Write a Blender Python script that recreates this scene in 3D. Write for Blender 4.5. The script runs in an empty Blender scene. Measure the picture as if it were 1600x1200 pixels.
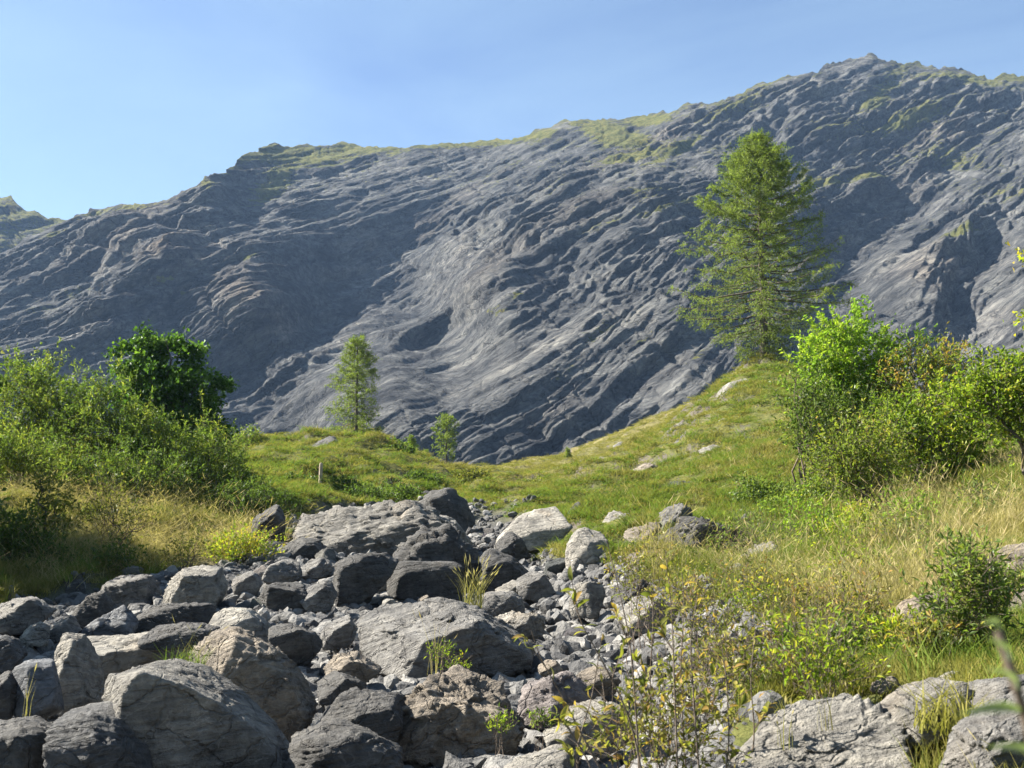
import bpy, bmesh, math, random
import numpy as np
from mathutils import Matrix, Vector

scene = bpy.context.scene
COL = scene.collection
random.seed(7)
RNG = np.random.default_rng(7)

# ------------------------------------------------------------------ camera
F = 800 / math.tan(math.radians(25.0))
PITCH = math.radians(8.0)
CAMZ = 1.6
cam_data = bpy.data.cameras.new('camera')
cam = bpy.data.objects.new('camera', cam_data)
COL.objects.link(cam)
cam.location = (0, 0, CAMZ)
cam.rotation_euler = (math.radians(90) + PITCH, 0, 0)
cam_data.sensor_width = 36
cam_data.lens = 18 / math.tan(math.radians(25.0))
cam_data.clip_start = 0.1
cam_data.clip_end = 30000
cam_data.dof.use_dof = True
cam_data.dof.focus_distance = 32
cam_data.dof.aperture_fstop = 7.0
scene.camera = cam

# ------------------------------------------------------------------ light
SUN_AZ = math.radians(-79)      # from +Y towards -X
SUN_EL = math.radians(40)
world = bpy.data.worlds.new('World')
scene.world = world
world.use_nodes = True
wt = world.node_tree
bg = wt.nodes['Background']
sky = wt.nodes.new('ShaderNodeTexSky')
sky.sky_type = 'NISHITA'
sky.sun_disc = False
sky.sun_elevation = SUN_EL
sky.sun_rotation = SUN_AZ
sky.altitude = 1400
sky.air_density = 1.0
sky.dust_density = 0.9
sky.ozone_density = 1.3
# faint high cloud, thin and uneven over the whole dome
wc = wt.nodes.new('ShaderNodeTexCoord')
wm = wt.nodes.new('ShaderNodeMapping'); wm.inputs['Scale'].default_value = (1.6, 1.6, 4.5); wm.inputs['Rotation'].default_value = (0, .25, .5)
wn = wt.nodes.new('ShaderNodeTexNoise'); wn.inputs['Scale'].default_value = 1.1; wn.inputs['Detail'].default_value = 7; wn.inputs['Roughness'].default_value = .55; wn.inputs['Distortion'].default_value = .6
wr = wt.nodes.new('ShaderNodeMapRange'); wr.inputs['From Min'].default_value = .36; wr.inputs['From Max'].default_value = .80; wr.inputs['To Max'].default_value = .45
wx = wt.nodes.new('ShaderNodeMix'); wx.data_type = 'RGBA'; wx.inputs[7].default_value = (3.2, 4.5, 5.2, 1)
wt.links.new(wc.outputs['Generated'], wm.inputs[0]); wt.links.new(wm.outputs[0], wn.inputs['Vector']); wt.links.new(wn.outputs['Fac'], wr.inputs['Value'])
wt.links.new(wr.outputs[0], wx.inputs[0]); wt.links.new(sky.outputs[0], wx.inputs[6]); wt.links.new(wx.outputs[2], bg.inputs[0])
bg.inputs[1].default_value = 0.05
sun_data = bpy.data.lights.new('sun', 'SUN')
sun_data.energy = 5.0
sun_data.angle = math.radians(0.53)
sun_data.color = (1.0, 0.94, 0.84)
sun = bpy.data.objects.new('sun', sun_data)
COL.objects.link(sun)
sd = Vector((math.sin(SUN_AZ) * math.cos(SUN_EL), math.cos(SUN_AZ) * math.cos(SUN_EL), math.sin(SUN_EL)))
sun.rotation_euler = (-sd).to_track_quat('-Z', 'Y').to_euler()
sun.location = sd * 50
vs = scene.view_settings
vs.view_transform = 'Standard'
vs.look = 'None'
vs.exposure = 2.06
vs.gamma = 1
vs.use_curve_mapping = False
cy = scene.cycles
cy.use_denoising = True
cy.max_bounces = 6
cy.transparent_max_bounces = 6
cy.volume_bounces = 0
cy.volume_step_rate = 4
HAZE = 0.00010

# ------------------------------------------------------------------ helpers
def P(px, py, Y):
    """World point on the sight line of a picture position, at forward distance Y."""
    u = (px - 800) / F
    v = (600 - py) / F
    d = np.array([u, math.cos(PITCH) - v * math.sin(PITCH), math.sin(PITCH) + v * math.cos(PITCH)])
    d = d * (Y / d[1])
    return d + np.array([0, 0, CAMZ])

_perm = np.random.default_rng(11).permutation(256).astype(np.int32)
_perm = np.concatenate([_perm, _perm])
_G = np.random.default_rng(12).normal(size=(256, 3)).astype(np.float32)
_G /= np.linalg.norm(_G, axis=1)[:, None]

def perlin(x, y, z):
    x = np.asarray(x, np.float32); y = np.asarray(y, np.float32); z = np.asarray(z, np.float32)
    x, y, z = np.broadcast_arrays(x, y, z)
    xi = np.floor(x); yi = np.floor(y); zi = np.floor(z)
    fx = x - xi; fy = y - yi; fz = z - zi
    xi = xi.astype(np.int32) & 255; yi = yi.astype(np.int32) & 255; zi = zi.astype(np.int32) & 255
    u = fx * fx * fx * (fx * (fx * 6 - 15) + 10)
    v = fy * fy * fy * (fy * (fy * 6 - 15) + 10)
    w = fz * fz * fz * (fz * (fz * 6 - 15) + 10)
    out = 0
    for dx in (0, 1):
        pa = _perm[(xi + dx) & 255]
        wx = u if dx else 1 - u
        for dy in (0, 1):
            pb = _perm[pa + ((yi + dy) & 255)]
            wy = v if dy else 1 - v
            for dz in (0, 1):
                g = _G[_perm[pb + ((zi + dz) & 255)]]
                wz = w if dz else 1 - w
                out = out + wx * wy * wz * (g[..., 0] * (fx - dx) + g[..., 1] * (fy - dy) + g[..., 2] * (fz - dz))
    return out * 1.5

def fbm(x, y, z, octv=4, gain=0.5, ridged=False):
    s = 0; a = 1.0; t = 0
    for k in range(octv):
        n = perlin(x * 2 ** k + 17.3 * k, y * 2 ** k + 5.1 * k, z * 2 ** k + 9.7 * k)
        s = s + a * ((1 - 2 * np.abs(n)) if ridged else n)
        t += a; a *= gain
    return s / t

def sstep(a, b, x):
    t = np.clip((x - a) / (b - a), 0, 1)
    return t * t * (3 - 2 * t)

class TPS:
    def __init__(self, pts, vals, smooth=1e-4):
        self.p = np.asarray(pts, float)
        n, d = self.p.shape
        K = self._k(self.p)
        K[np.arange(n), np.arange(n)] += smooth
        Q = np.hstack([np.ones((n, 1)), self.p])
        A = np.zeros((n + d + 1, n + d + 1))
        A[:n, :n] = K; A[:n, n:] = Q; A[n:, :n] = Q.T
        b = np.zeros(n + d + 1); b[:n] = vals
        self.w = np.linalg.solve(A, b)
    def _k(self, q):
        r2 = ((q[:, None, :] - self.p[None]) ** 2).sum(-1)
        return 0.5 * r2 * np.log(r2 + 1e-12)
    def __call__(self, q):
        q = np.asarray(q, float); out = np.empty(len(q)); n = len(self.p)
        for i in range(0, len(q), 20000):
            c = q[i:i + 20000]
            out[i:i + 20000] = self._k(c) @ self.w[:n] + self.w[n] + c @ self.w[n + 1:]
        return out

def mesh_np(name, verts, faces, smooth=True, attrs=None):
    """verts (n,3); faces (m,3) or (m,4) int array; attrs {name: per-vertex float array}."""
    verts = np.ascontiguousarray(verts, np.float32)
    faces = np.ascontiguousarray(faces, np.int32)
    me = bpy.data.meshes.new(name)
    me.vertices.add(len(verts)); me.vertices.foreach_set('co', verts.ravel())
    k = faces.shape[1]
    me.loops.add(faces.size); me.loops.foreach_set('vertex_index', faces.ravel())
    me.polygons.add(len(faces))
    me.polygons.foreach_set('loop_start', np.arange(0, faces.size, k, dtype=np.int32))
    me.polygons.foreach_set('loop_total', np.full(len(faces), k, np.int32))
    me.polygons.foreach_set('use_smooth', np.full(len(faces), smooth, bool))
    me.update(calc_edges=True)
    for an, av in (attrs or {}).items():
        a = me.attributes.new(an, 'FLOAT', 'POINT')
        a.data.foreach_set('value', np.ascontiguousarray(av, np.float32))
    return me

def link(name, me, mat=None, parent=None, loc=None, label=None, cat=None, group=None, kind=None):
    o = bpy.data.objects.new(name, me)
    COL.objects.link(o)
    if mat is not None and me is not None and not me.materials:
        me.materials.append(mat)
    if parent is not None: o.parent = parent
    if loc is not None: o.location = [float(c) for c in loc]
    if label: o['label'] = label
    if cat: o['category'] = cat
    if group: o['group'] = group
    if kind: o['kind'] = kind
    return o

def grid_faces(nr, nc):
    i = np.arange((nr - 1) * (nc - 1)); r = i // (nc - 1); c = i % (nc - 1)
    a = r * nc + c
    return np.stack([a, a + 1, a + nc + 1, a + nc], 1)

# ------------------------------------------------------------------ materials
class NT:
    def __init__(self, name):
        self.m = bpy.data.materials.new(name); self.m.use_nodes = True
        self.t = self.m.node_tree; self.t.nodes.clear()
        self.out = self.n('ShaderNodeOutputMaterial')
    def n(self, typ, **kw):
        x = self.t.nodes.new(typ)
        for k, v in kw.items():
            if k.startswith('i_'):
                x.inputs[k[2:].replace('_', ' ')].default_value = v
            else: setattr(x, k, v)
        return x
    def l(self, a, b): self.t.links.new(a, b)
    def ramp(self, fac, stops, interp='LINEAR', k=1):
        r = self.n('ShaderNodeValToRGB'); r.color_ramp.interpolation = interp
        e = r.color_ramp.elements
        while len(e) < len(stops): e.new(0.5)
        if k != 1: stops = [(p_, tuple(x_ * k for x_ in c_[:3])) for p_, c_ in stops]
        for el, (p, c) in zip(e, stops):
            el.position = p; el.color = (*c, 1) if len(c) == 3 else c
        self.l(fac, r.inputs[0]); return r.outputs[0]
    def mix(self, fac, a, b, mode='MIX'):
        x = self.n('ShaderNodeMix', data_type='RGBA', blend_type=mode)
        for s, v in ((x.inputs[0], fac), (x.inputs[6], a), (x.inputs[7], b)):
            if isinstance(v, (int, float)): s.default_value = v
            elif isinstance(v, tuple): s.default_value = (*v, 1)
            else: self.l(v, s)
        return x.outputs[2]
    def math(self, op, a, b=0.0, clamp=False):
        x = self.n('ShaderNodeMath', operation=op, use_clamp=clamp)
        for s, v in ((x.inputs[0], a), (x.inputs[1], b)):
            if isinstance(v, (int, float)): s.default_value = v
            else: self.l(v, s)
        return x.outputs[0]
    def noise(self, vec, scale, detail=4, rough=0.55, dist=0.0):
        x = self.n('ShaderNodeTexNoise'); x.inputs['Scale'].default_value = scale
        x.inputs['Detail'].default_value = detail; x.inputs['Roughness'].default_value = rough
        x.inputs['Distortion'].default_value = dist
        if vec is not None: self.l(vec, x.inputs['Vector'])
        return x.outputs['Fac']
    def mapping(self, vec, scale=(1, 1, 1), rot=(0, 0, 0)):
        if any(rot):       # turn first, then stretch along the turned axes
            r = self.n('ShaderNodeMapping'); r.inputs['Rotation'].default_value = rot
            self.l(vec, r.inputs['Vector']); vec = r.outputs[0]; rot = (0, 0, 0)
        x = self.n('ShaderNodeMapping'); x.inputs['Scale'].default_value = scale
        x.inputs['Rotation'].default_value = rot
        self.l(vec, x.inputs['Vector']); return x.outputs[0]
    def attr(self, name):
        return self.n('ShaderNodeAttribute', attribute_name=name).outputs['Fac']
    def bump(self, h, strength=0.4, dist=0.05, normal=None):
        x = self.n('ShaderNodeBump'); x.inputs['Strength'].default_value = strength
        x.inputs['Distance'].default_value = dist; self.l(h, x.inputs['Height'])
        if normal is not None: self.l(normal, x.inputs['Normal'])
        return x.outputs[0]
    def surf(self, col, rough=0.85, normal=None, spec=0.3):
        b = self.n('ShaderNodeBsdfPrincipled')
        if isinstance(col, tuple): b.inputs['Base Color'].default_value = (*col, 1)
        else: self.l(col, b.inputs['Base Color'])
        if isinstance(rough, float): b.inputs['Roughness'].default_value = rough
        else: self.l(rough, b.inputs['Roughness'])
        b.inputs['Specular IOR Level'].default_value = spec
        if normal is not None: self.l(normal, b.inputs['Normal'])
        self.l(b.outputs[0], self.out.inputs[0]); return self.m

def rock_material():
    t = NT('rock')
    oi = t.n('ShaderNodeObjectInfo')
    tc = t.n('ShaderNodeTexCoord')
    off = t.n('ShaderNodeVectorMath', operation='MULTIPLY_ADD')
    t.l(oi.outputs['Random'], off.inputs[0]); off.inputs[1].default_value = (37, 53, 71)
    t.l(tc.outputs['Object'], off.inputs[2])
    v = off.outputs[0]
    n1 = t.noise(v, 1.6, 6, 0.6, 0.4)
    n2 = t.noise(v, 14, 6, 0.7)
    n3 = t.noise(v, 70, 3, 0.6)
    ms = t.mapping(v, (1.2, 1.2, 11), (0.35, 0.2, 0.3))
    st = t.noise(ms, 1.9, 5, 0.65, 0.8)
    base = t.ramp(n1, [(0.25, (.07, .068, .064)), (0.5, (.155, .148, .136)), (0.75, (.30, .287, .26))], k=.86)
    strk = t.ramp(st, [(0.3, (.45, .45, .47)), (0.5, (1, 1, 1)), (0.72, (1.4, 1.37, 1.3))])
    c = t.mix(0.75, base, strk, 'MULTIPLY')
    sp = t.ramp(n2, [(0.3, (.5, .5, .51)), (0.5, (1, 1, 1)), (0.72, (1.4, 1.39, 1.35))])
    c = t.mix(0.8, c, sp, 'MULTIPLY')
    # thin calcite veins and rusty blotches
    vn = t.noise(t.mapping(v, (1, 2.2, 3.5), (0.7, 0.4, 0)), 1.3, 3, 0.5, 1.4)
    vein = t.ramp(vn, [(0.488, (0, 0, 0)), (0.5, (1, 1, 1)), (0.512, (0, 0, 0))])
    c = t.mix(t.math('MULTIPLY', vein, 0.35), c, (.36, .345, .32))
    rust = t.ramp(t.noise(v, 0.9, 4, 0.6), [(0.58, (0, 0, 0)), (0.75, (1, 1, 1))])
    c = t.mix(t.math('MULTIPLY', rust, 0.38), c, (.18, .13, .078))
    c = t.mix(1.0, c, oi.outputs['Color'], 'MULTIPLY')
    wv = t.n('ShaderNodeTexNoise'); wv.inputs['Scale'].default_value = 2.2; wv.inputs['Detail'].default_value = 5; t.l(v, wv.inputs['Vector'])
    ad = t.n('ShaderNodeVectorMath', operation='MULTIPLY_ADD'); t.l(wv.outputs['Color'], ad.inputs[0]); ad.inputs[1].default_value = (.7, .7, .7); t.l(v, ad.inputs[2])
    vo = t.n('ShaderNodeTexVoronoi', feature='DISTANCE_TO_EDGE'); vo.inputs['Scale'].default_value = 1.6
    t.l(t.mapping(ad.outputs[0], (1, 1, 2.4), (.3, .2, .1)), vo.inputs['Vector'])
    crack = t.ramp(vo.outputs['Distance'], [(0.0, (0, 0, 0)), (0.035, (1, 1, 1))])
    c = t.mix(t.math('MULTIPLY', t.math('SUBTRACT', 1.0, crack), .15), c, t.mix(1.0, c, (.25, .24, .23), 'MULTIPLY'))
    h = t.math('ADD', t.math('MULTIPLY', st, 0.7), t.math('ADD', t.math('MULTIPLY', n2, 0.6), t.math('MULTIPLY', n3, 0.2)))
    h = t.math('ADD', h, t.math('MULTIPLY', crack, .35))
    nb = t.bump(h, 1.0, 0.09)
    rough = t.math('SUBTRACT', 0.92, t.math('MULTIPLY', n2, 0.3))
    return t.surf(c, rough, nb, 0.35)

def leaf_material(name, stops, trans=0.45, gloss=0.25):
    """Leaves: 'tint' picks the hue, light passes through the blade."""
    t = NT(name)
    c = t.ramp(t.attr('tint'), stops, k=.93)
    d = t.n('ShaderNodeBsdfDiffuse'); t.l(c, d.inputs[0])
    tr = t.n('ShaderNodeBsdfTranslucent')
    t.l(t.mix(1.0, c, (1.35, 1.5, 0.6), 'MULTIPLY'), tr.inputs[0])
    mx = t.n('ShaderNodeMixShader'); mx.inputs[0].default_value = trans
    t.l(d.outputs[0], mx.inputs[1]); t.l(tr.outputs[0], mx.inputs[2])
    g = t.n('ShaderNodeBsdfGlossy'); g.inputs['Roughness'].default_value = 0.6
    g.inputs[0].default_value = (.8, .85, .8, 1)
    fr = t.n('ShaderNodeFresnel'); fr.inputs[0].default_value = 1.4
    m2 = t.n('ShaderNodeMixShader')
    t.l(t.math('MULTIPLY', fr.outputs[0], gloss * .22), m2.inputs[0])
    t.l(mx.outputs[0], m2.inputs[1]); t.l(g.outputs[0], m2.inputs[2])
    t.l(m2.outputs[0], t.out.inputs[0])
    return t.m

def grass_material(name, stops, trans=0.4):
    t = NT(name)
    oi = t.n('ShaderNodeObjectInfo')
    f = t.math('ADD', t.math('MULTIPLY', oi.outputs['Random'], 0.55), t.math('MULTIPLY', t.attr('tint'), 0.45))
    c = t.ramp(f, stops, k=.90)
    d = t.n('ShaderNodeBsdfDiffuse'); t.l(c, d.inputs[0])
    tr = t.n('ShaderNodeBsdfTranslucent'); t.l(t.mix(1.0, c, (1.2, 1.25, 0.7), 'MULTIPLY'), tr.inputs[0])
    mx = t.n('ShaderNodeMixShader'); mx.inputs[0].default_value = trans
    t.l(d.outputs[0], mx.inputs[1]); t.l(tr.outputs[0], mx.inputs[2])
    t.l(mx.outputs[0], t.out.inputs[0])
    return t.m

def bark_material(name, dark, light):
    t = NT(name)
    tc = t.n('ShaderNodeTexCoord')
    n = t.noise(t.mapping(tc.outputs['Object'], (6, 6, 1.2)), 3, 5, 0.65)
    c = t.ramp(n, [(0.3, dark), (0.7, light)])
    return t.surf(c, 0.9, t.bump(n, 0.6, 0.03), 0.2)

M_ROCK = rock_material()
M_BARK = bark_material('bark', (.035, .028, .022), (.16, .135, .11))
M_TWIG = bark_material('twig_bark', (.05, .035, .025), (.20, .16, .125))
M_LARCH = leaf_material('larch_needles', [(0, (.085, .115, .034)), (0.5, (.17, .22, .058)), (1, (.28, .32, .095))], 0.45, 0.1)
M_MAPLE = leaf_material('dark_leaves', [(0, (.028, .058, .014)), (0.6, (.07, .135, .026)), (1, (.14, .22, .045))], 0.45, 0.3)
M_WILLOW = leaf_material('willow_leaves', [(0, (.062, .10, .028)), (0.5, (.125, .175, .042)), (0.85, (.20, .245, .058)), (1, (.28, .28, .065))], 0.48, 0.3)
M_LIME = leaf_material('lime_leaves', [(0, (.09, .16, .024)), (0.6, (.19, .30, .04)), (1, (.31, .38, .055))], 0.52, 0.2)
M_RUST = leaf_material('autumn_leaves', [(0, (.10, .14, .028)), (0.55, (.20, .245, .045)), (0.88, (.31, .28, .055)), (1, (.34, .21, .06))], 0.47, 0.2)
M_YELLOW = leaf_material('yellow_green_leaves', [(0, (.085, .135, .02)), (0.5, (.19, .26, .032)), (0.85, (.33, .35, .045)), (1, (.40, .31, .05))], 0.5, 0.2)
M_OLIVE = leaf_material('olive_leaves', [(0, (.085, .10, .03)), (0.5, (.20, .20, .05)), (0.8, (.33, .28, .08)), (1, (.34, .21, .075))], 0.45, 0.25)
M_SILVER = leaf_material('silver_leaves', [(0, (.16, .20, .12)), (1, (.30, .33, .22))], 0.4, 0.3)
M_GRASS = grass_material('green_grass', [(0, (.118, .135, .036)), (0.45, (.218, .212, .058)), (0.8, (.30, .27, .08)), (1, (.37, .31, .115))])
M_LUSH = grass_material('lush_grass', [(0, (.085, .14, .025)), (0.6, (.16, .22, .045)), (1, (.25, .28, .065))])
M_DRY = grass_material('dry_grass', [(0, (.19, .19, .06)), (0.4, (.33, .29, .125)), (0.75, (.46, .39, .20)), (1, (.40, .30, .16))], 0.35)
M_STRAW = grass_material('straw_turf', [(0, (.17, .17, .05)), (0.5, (.28, .25, .09)), (1, (.40, .34, .15))], 0.35)

# ------------------------------------------------------------------ terrain
ctrl = []
def cp(px, py, Y): ctrl.append(P(px, py, Y))
for a in [
    (0,1230,7),(-200,1230,7),(450,1230,7),(800,1230,6.6),(1000,1235,5.8),(1150,1225,5.2),(1400,1215,4.8),(1600,1230,4.2),(1800,1200,4.5),
    (0,1130,9),(300,1120,9.4),(600,1125,9.4),(900,1110,9.6),(1150,1110,7.2),(1300,1080,7.2),(1450,1060,6.9),(1600,1080,5.8),
    (0,1040,12),(300,1040,12.2),(600,1050,12),(850,1045,12),(1050,1040,11),(1200,1000,10.5),(1400,1000,9.2),(1600,1000,7.6),(1800,960,8),
    (0,965,17),(300,960,17),(600,970,16.5),(850,965,16.5),(1000,940,16),(1150,920,15),(1300,900,14),(1450,880,13.5),(1600,890,11.5),(1800,850,12),
    (0,925,22),(150,910,22.5),(350,900,22.5),(600,905,22),(800,905,22),(900,900,21),(1000,870,21),(1150,850,21),
    (1300,830,20),(1450,805,20.5),(1600,780,19.5),(1800,740,20),
    (-200,840,24),(0,855,24),(150,860,25),(300,855,25.5),(430,855,26),(600,868,26),(750,870,26),(860,860,26),(960,825,28),(1080,800,28),(1200,780,27),
    (-200,760,32),(0,785,31),(200,775,32),(330,780,32),(440,810,31),(540,815,32),(660,810,33),(760,820,33),(850,805,34),(940,785,35),(1040,755,37),(1140,710,40),(1260,690,38),(1400,715,32),(1600,725,30),(1800,670,32),
    (-200,700,44),(0,715,44),(200,725,44),(340,740,44),(430,760,42),(540,765,42),(640,775,42),(740,795,42),(830,785,44),(920,760,46),(1020,715,48),(1110,660,50),(1200,612,54),(1300,615,52),(1420,655,46),(1600,685,46),(1800,620,46),
    (-200,680,60),(0,695,60),(200,705,60),(400,712,60),(480,702,61),(545,690,62),(600,698,63),(650,715,62),(720,750,58),(800,768,58),(880,752,60),(960,725,62),
    (1060,668,61),(1120,622,61.5),(1165,590,62),(1195,573,63),(1240,590,62),(1300,605,62),(1420,645,62),(1600,670,62),(1800,600,62),
    (0,705,80),(200,715,80),(400,726,80),(545,716,80),(650,735,76),(700,742,75),(760,752,78),(830,752,78),(910,738,80),(1000,708,82),(1090,672,82),(1180,640,80),(1300,640,80),(1450,655,80),(1600,655,80),(1800,590,85),
    (0,715,115),(300,735,115),(545,742,115),(700,750,110),(760,744,110),(840,733,112),(920,714,118),(1000,684,120),(1080,658,120),(1180,648,120),(1350,650,120),(1600,645,120),
    (0,720,170),(300,745,170),(560,755,170),(740,752,165),(800,735,160),(900,709,160),(1000,668,160),(1080,636,160),(1180,605,160),(1350,610,160),(1600,620,160),
    (0,735,220),(400,760,220),(800,750,220),(1000,690,220),(1200,635,220),(1600,640,220)]:
    cp(*a)
ctrl = np.array(ctrl)
def _polar(x, y):
    az = np.arctan2(x, y); r = np.hypot(x, y)
    return az, r
_ca, _cr = _polar(ctrl[:, 0], ctrl[:, 1])
_pts = np.stack([_ca * 4, np.log(_cr)], 1)
_vals = (ctrl[:, 2] - CAMZ) / _cr
_side = []
for az, rr in ((-0.85, ((5, -.26), (12, -.06), (25, .05), (60, .13), (150, .12), (220, .10))), (0.85, ((5, -.2), (12, .02), (25, .10), (60, .16), (150, .14), (220, .12))),
               (-1.4, ((4, -.38), (12, -.06), (60, .1), (220, .08))), (1.4, ((4, -.3), (12, .0), (60, .12), (220, .1)))):
    for r, e in rr: _side.append((az * 4, math.log(r), e))
_side = np.array(_side)
GT = TPS(np.vstack([_pts, _side[:, :2]]), np.concatenate([_vals, _side[:, 2]]), 2e-4)

# stream bed: left and right bank at each distance
_bY = np.array([3, 5, 6, 8, 10, 12, 15, 18, 21, 23, 26, 32, 38, 46, 55, 70, 90])
_bL = np.array([-300, -300, -300, -300, -300, -260, -160, -40, 60, 250, 430, 455, 610, 690, 735, 765, 780])
_bR = np.array([1060, 1075, 1120, 1205, 1235, 1200, 1120, 1020, 945, 895, 870, 850, 800, 790, 800, 795, 790])
def _px(x, y): return 800 + F * x / (np.maximum(y, 0.5) * 0.99)
def bed_mask(x, y):
    px = _px(x, y)
    wob = 45 * perlin(x * 0.5, y * 0.5, 3.3) + 25 * perlin(x * 1.7, y * 1.7, 8.1)
    L = np.interp(y, _bY, _bL) + wob; R = np.interp(y, _bY, _bR) + wob
    m = sstep(-18, 18, px - L) * sstep(-18, 45, R - px)
    return m * (1 - sstep(33, 42, y)) * (y > 2)

def ground_z(x, y, detail=True):
    x = np.asarray(x, float); y = np.asarray(y, float)
    az, r = _polar(x, y)
    azc = np.clip(az, -1.4, 1.4); rc = np.clip(r, 3.0, 225)
    e = GT(np.stack([azc.ravel() * 4, np.log(rc).ravel()], 1)).reshape(x.shape)
    z = CAMZ + rc * e
    back = sstep(1.2, 2.2, np.abs(az))
    z = z * (1 - back) + back * (-0.02 * r)
    far = sstep(215, 420, r)
    z = z * (1 - far) + far * 22.0
    if detail:
        near = sstep(2.5, 6, r)
        b = bed_mask(x, y)
        amp = np.clip(r / 40, 0.25, 2.2)
        n = 0.30 * perlin(x / 4.0, y / 4.0, 0.5) * amp + 0.11 * perlin(x / 1.3, y / 1.3, 2.5) * np.minimum(amp, 1.2) + 0.05 * perlin(x / 0.45, y / 0.45, 4.5)
        # grazed steps on the mounds beyond the ledge
        step = (0.30 * (1 - 2 * np.abs(perlin(x / 2.6, y / 5.0 + z * 0.8, 6.5))) + 0.16 * (1 - 2 * np.abs(perlin(x / 1.1, y / 2.2 + z * 1.5, 16.5)))) * sstep(30, 46, r)
        n = n + step * (1 - b)
        n = n + (0.22 * (1 - 2 * np.abs(perlin(x / 1.3, y / 1.8 + z, 26.5))) + .25 * np.tanh(5 * perlin(x / 3.5, y / 4.5 + z * .7, 36.5))) * (1 - b) * sstep(13, 24, r)
        n = n - 0.30 * np.exp(-((x - 1.35) ** 2 + (y - 5.0) ** 2) / 1.1) - .1 * np.exp(-((x - 2.3) ** 2 + (y - 4.8) ** 2) / .6)
        n = n - 0.16 * b * (x < 1.5) * sstep(23, 15, y) - 0.10 * b + 0.10 * b * perlin(x / 0.7, y / 0.7, 9.5)
        z = z + n * near * (1 - sstep(300, 500, r))
    return z

def gz(x, y): return float(ground_z(np.array([x]), np.array([y]))[0])
def on_ground(px, Y, py_guess=760):
    q = P(px, py_guess, Y)
    return np.array([q[0], q[1], gz(q[0], q[1])])

def gauss(px, py, cx, cyy, sx, sy): return np.exp(-((px - cx) / sx) ** 2 - ((py - cyy) / sy) ** 2)
DRY = [(40, 33, 4), (0, 0, 0)]
_dry_spots = []
for px, py, Y, rad, s in ((60,770,30,3.0,1.0),(270,830,25.5,2.6,1.0),(350,830,26,2.6,.9),(420,850,25,1.8,.4),(170,800,29,2.5,.5),
        (1560,790,18,1.8,1.0),(1480,850,15,1.6,.8),(1590,830,14.5,1.8,1.0),(1420,930,11.5,1.3,.9),(1330,900,13.5,1.2,.6),
        (1530,740,24,2.2,1.0),(880,700,150,45,.9),(1000,660,155,40,.9),(800,740,95,18,.6),(760,770,58,6,.5),(690,745,62,6,.5),(1600,660,75,18,.9),
        (1150,890,17,1.2,.5),(1050,870,19,1.2,.5),(850,770,50,6,.35)):
    q = P(px, py, Y); _dry_spots.append((q[0], q[1], rad, s))
def dry_mask(x, y):
    m = 0
    for cx, cyy, rad, s in _dry_spots:
        m = np.maximum(m, s * np.exp(-((x - cx) ** 2 + (y - cyy) ** 2) / (rad * rad)))
    return np.clip(m * 1.1 + 0.35 * fbm(x / 1.6, y / 1.6, 1.5, 3) * (m > .08) + 0.10 * perlin(x / 5, y / 5, 7.7), 0, 1)

def build_ground():
    azs = np.concatenate([np.linspace(-math.pi, -0.56, 40)[:-1], np.linspace(-0.56, 0.56, 260), np.linspace(0.56, math.pi, 40)[1:]])
    rs = np.concatenate([[0.0], np.exp(np.linspace(math.log(1.2), math.log(240), 330)), np.exp(np.linspace(math.log(260), math.log(9000), 26))])
    A, R = np.meshgrid(azs, rs)
    X = np.sin(A) * R; Y = np.cos(A) * R
    Z = ground_z(X, Y)
    Z[0] = Z[1].mean()
    b = bed_mask(X, Y); d = dry_mask(X, Y)
    me = mesh_np('ground', np.stack([X, Y, Z], -1).reshape(-1, 3), grid_faces(len(rs), len(azs))[:, ::-1], True,
                 {'bed': b.ravel(), 'dry': d.ravel()})
    t = NT('meadow_and_gravel')
    g = t.n('ShaderNodeNewGeometry'); v = g.outputs['Position']
    n1 = t.noise(v, 0.55, 6, 0.62); n2 = t.noise(v, 5.0, 6, 0.7); n3 = t.noise(v, 32, 4, 0.65)
    green = t.ramp(n2, [(0.25, (.04, .046, .016)), (0.45, (.085, .092, .026)), (0.6, (.13, .13, .038)), (0.8, (.18, .16, .06))], k=.9)
    gv = t.ramp(n1, [(0.3, (.68, .8, .6)), (0.55, (1, 1, 1)), (0.75, (1.25, 1.12, .95))])
    green = t.mix(0.8, green, gv, 'MULTIPLY')
    dry = t.ramp(n2, [(0.3, (.10, .088, .035)), (0.55, (.19, .16, .065)), (0.75, (.28, .22, .10))], k=.9)
    c = t.mix(t.attr('dry'), green, dry)
    # bare earth and rock where the ground is steep
    nz = t.n('ShaderNodeSeparateXYZ'); t.l(g.outputs['True Normal'], nz.inputs[0])
    st = t.math('ADD', nz.outputs[2], t.math('MULTIPLY', t.math('SUBTRACT', n2, 0.5), 0.55))
    steep = t.ramp(st, [(0.60, (1, 1, 1)), (0.72, (0, 0, 0))])
    soil = t.ramp(n3, [(0.3, (.05, .042, .034)), (0.6, (.13, .115, .095)), (0.8, (.23, .215, .19))])
    c = t.mix(steep, c, soil)
    grav = t.ramp(n3, [(0.3, (.05, .05, .05)), (0.5, (.11, .107, .103)), (0.72, (.21, .205, .195))], k=.7)
    c = t.mix(t.attr('bed'), c, grav)
    h = t.math('ADD', t.math('MULTIPLY', n2, 0.6), t.math('MULTIPLY', n3, 0.4))
    t.surf(c, 0.95, t.bump(h, 0.9, 0.12), 0.15)
    link('ground', me, t.m, kind='structure')
build_ground()

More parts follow.
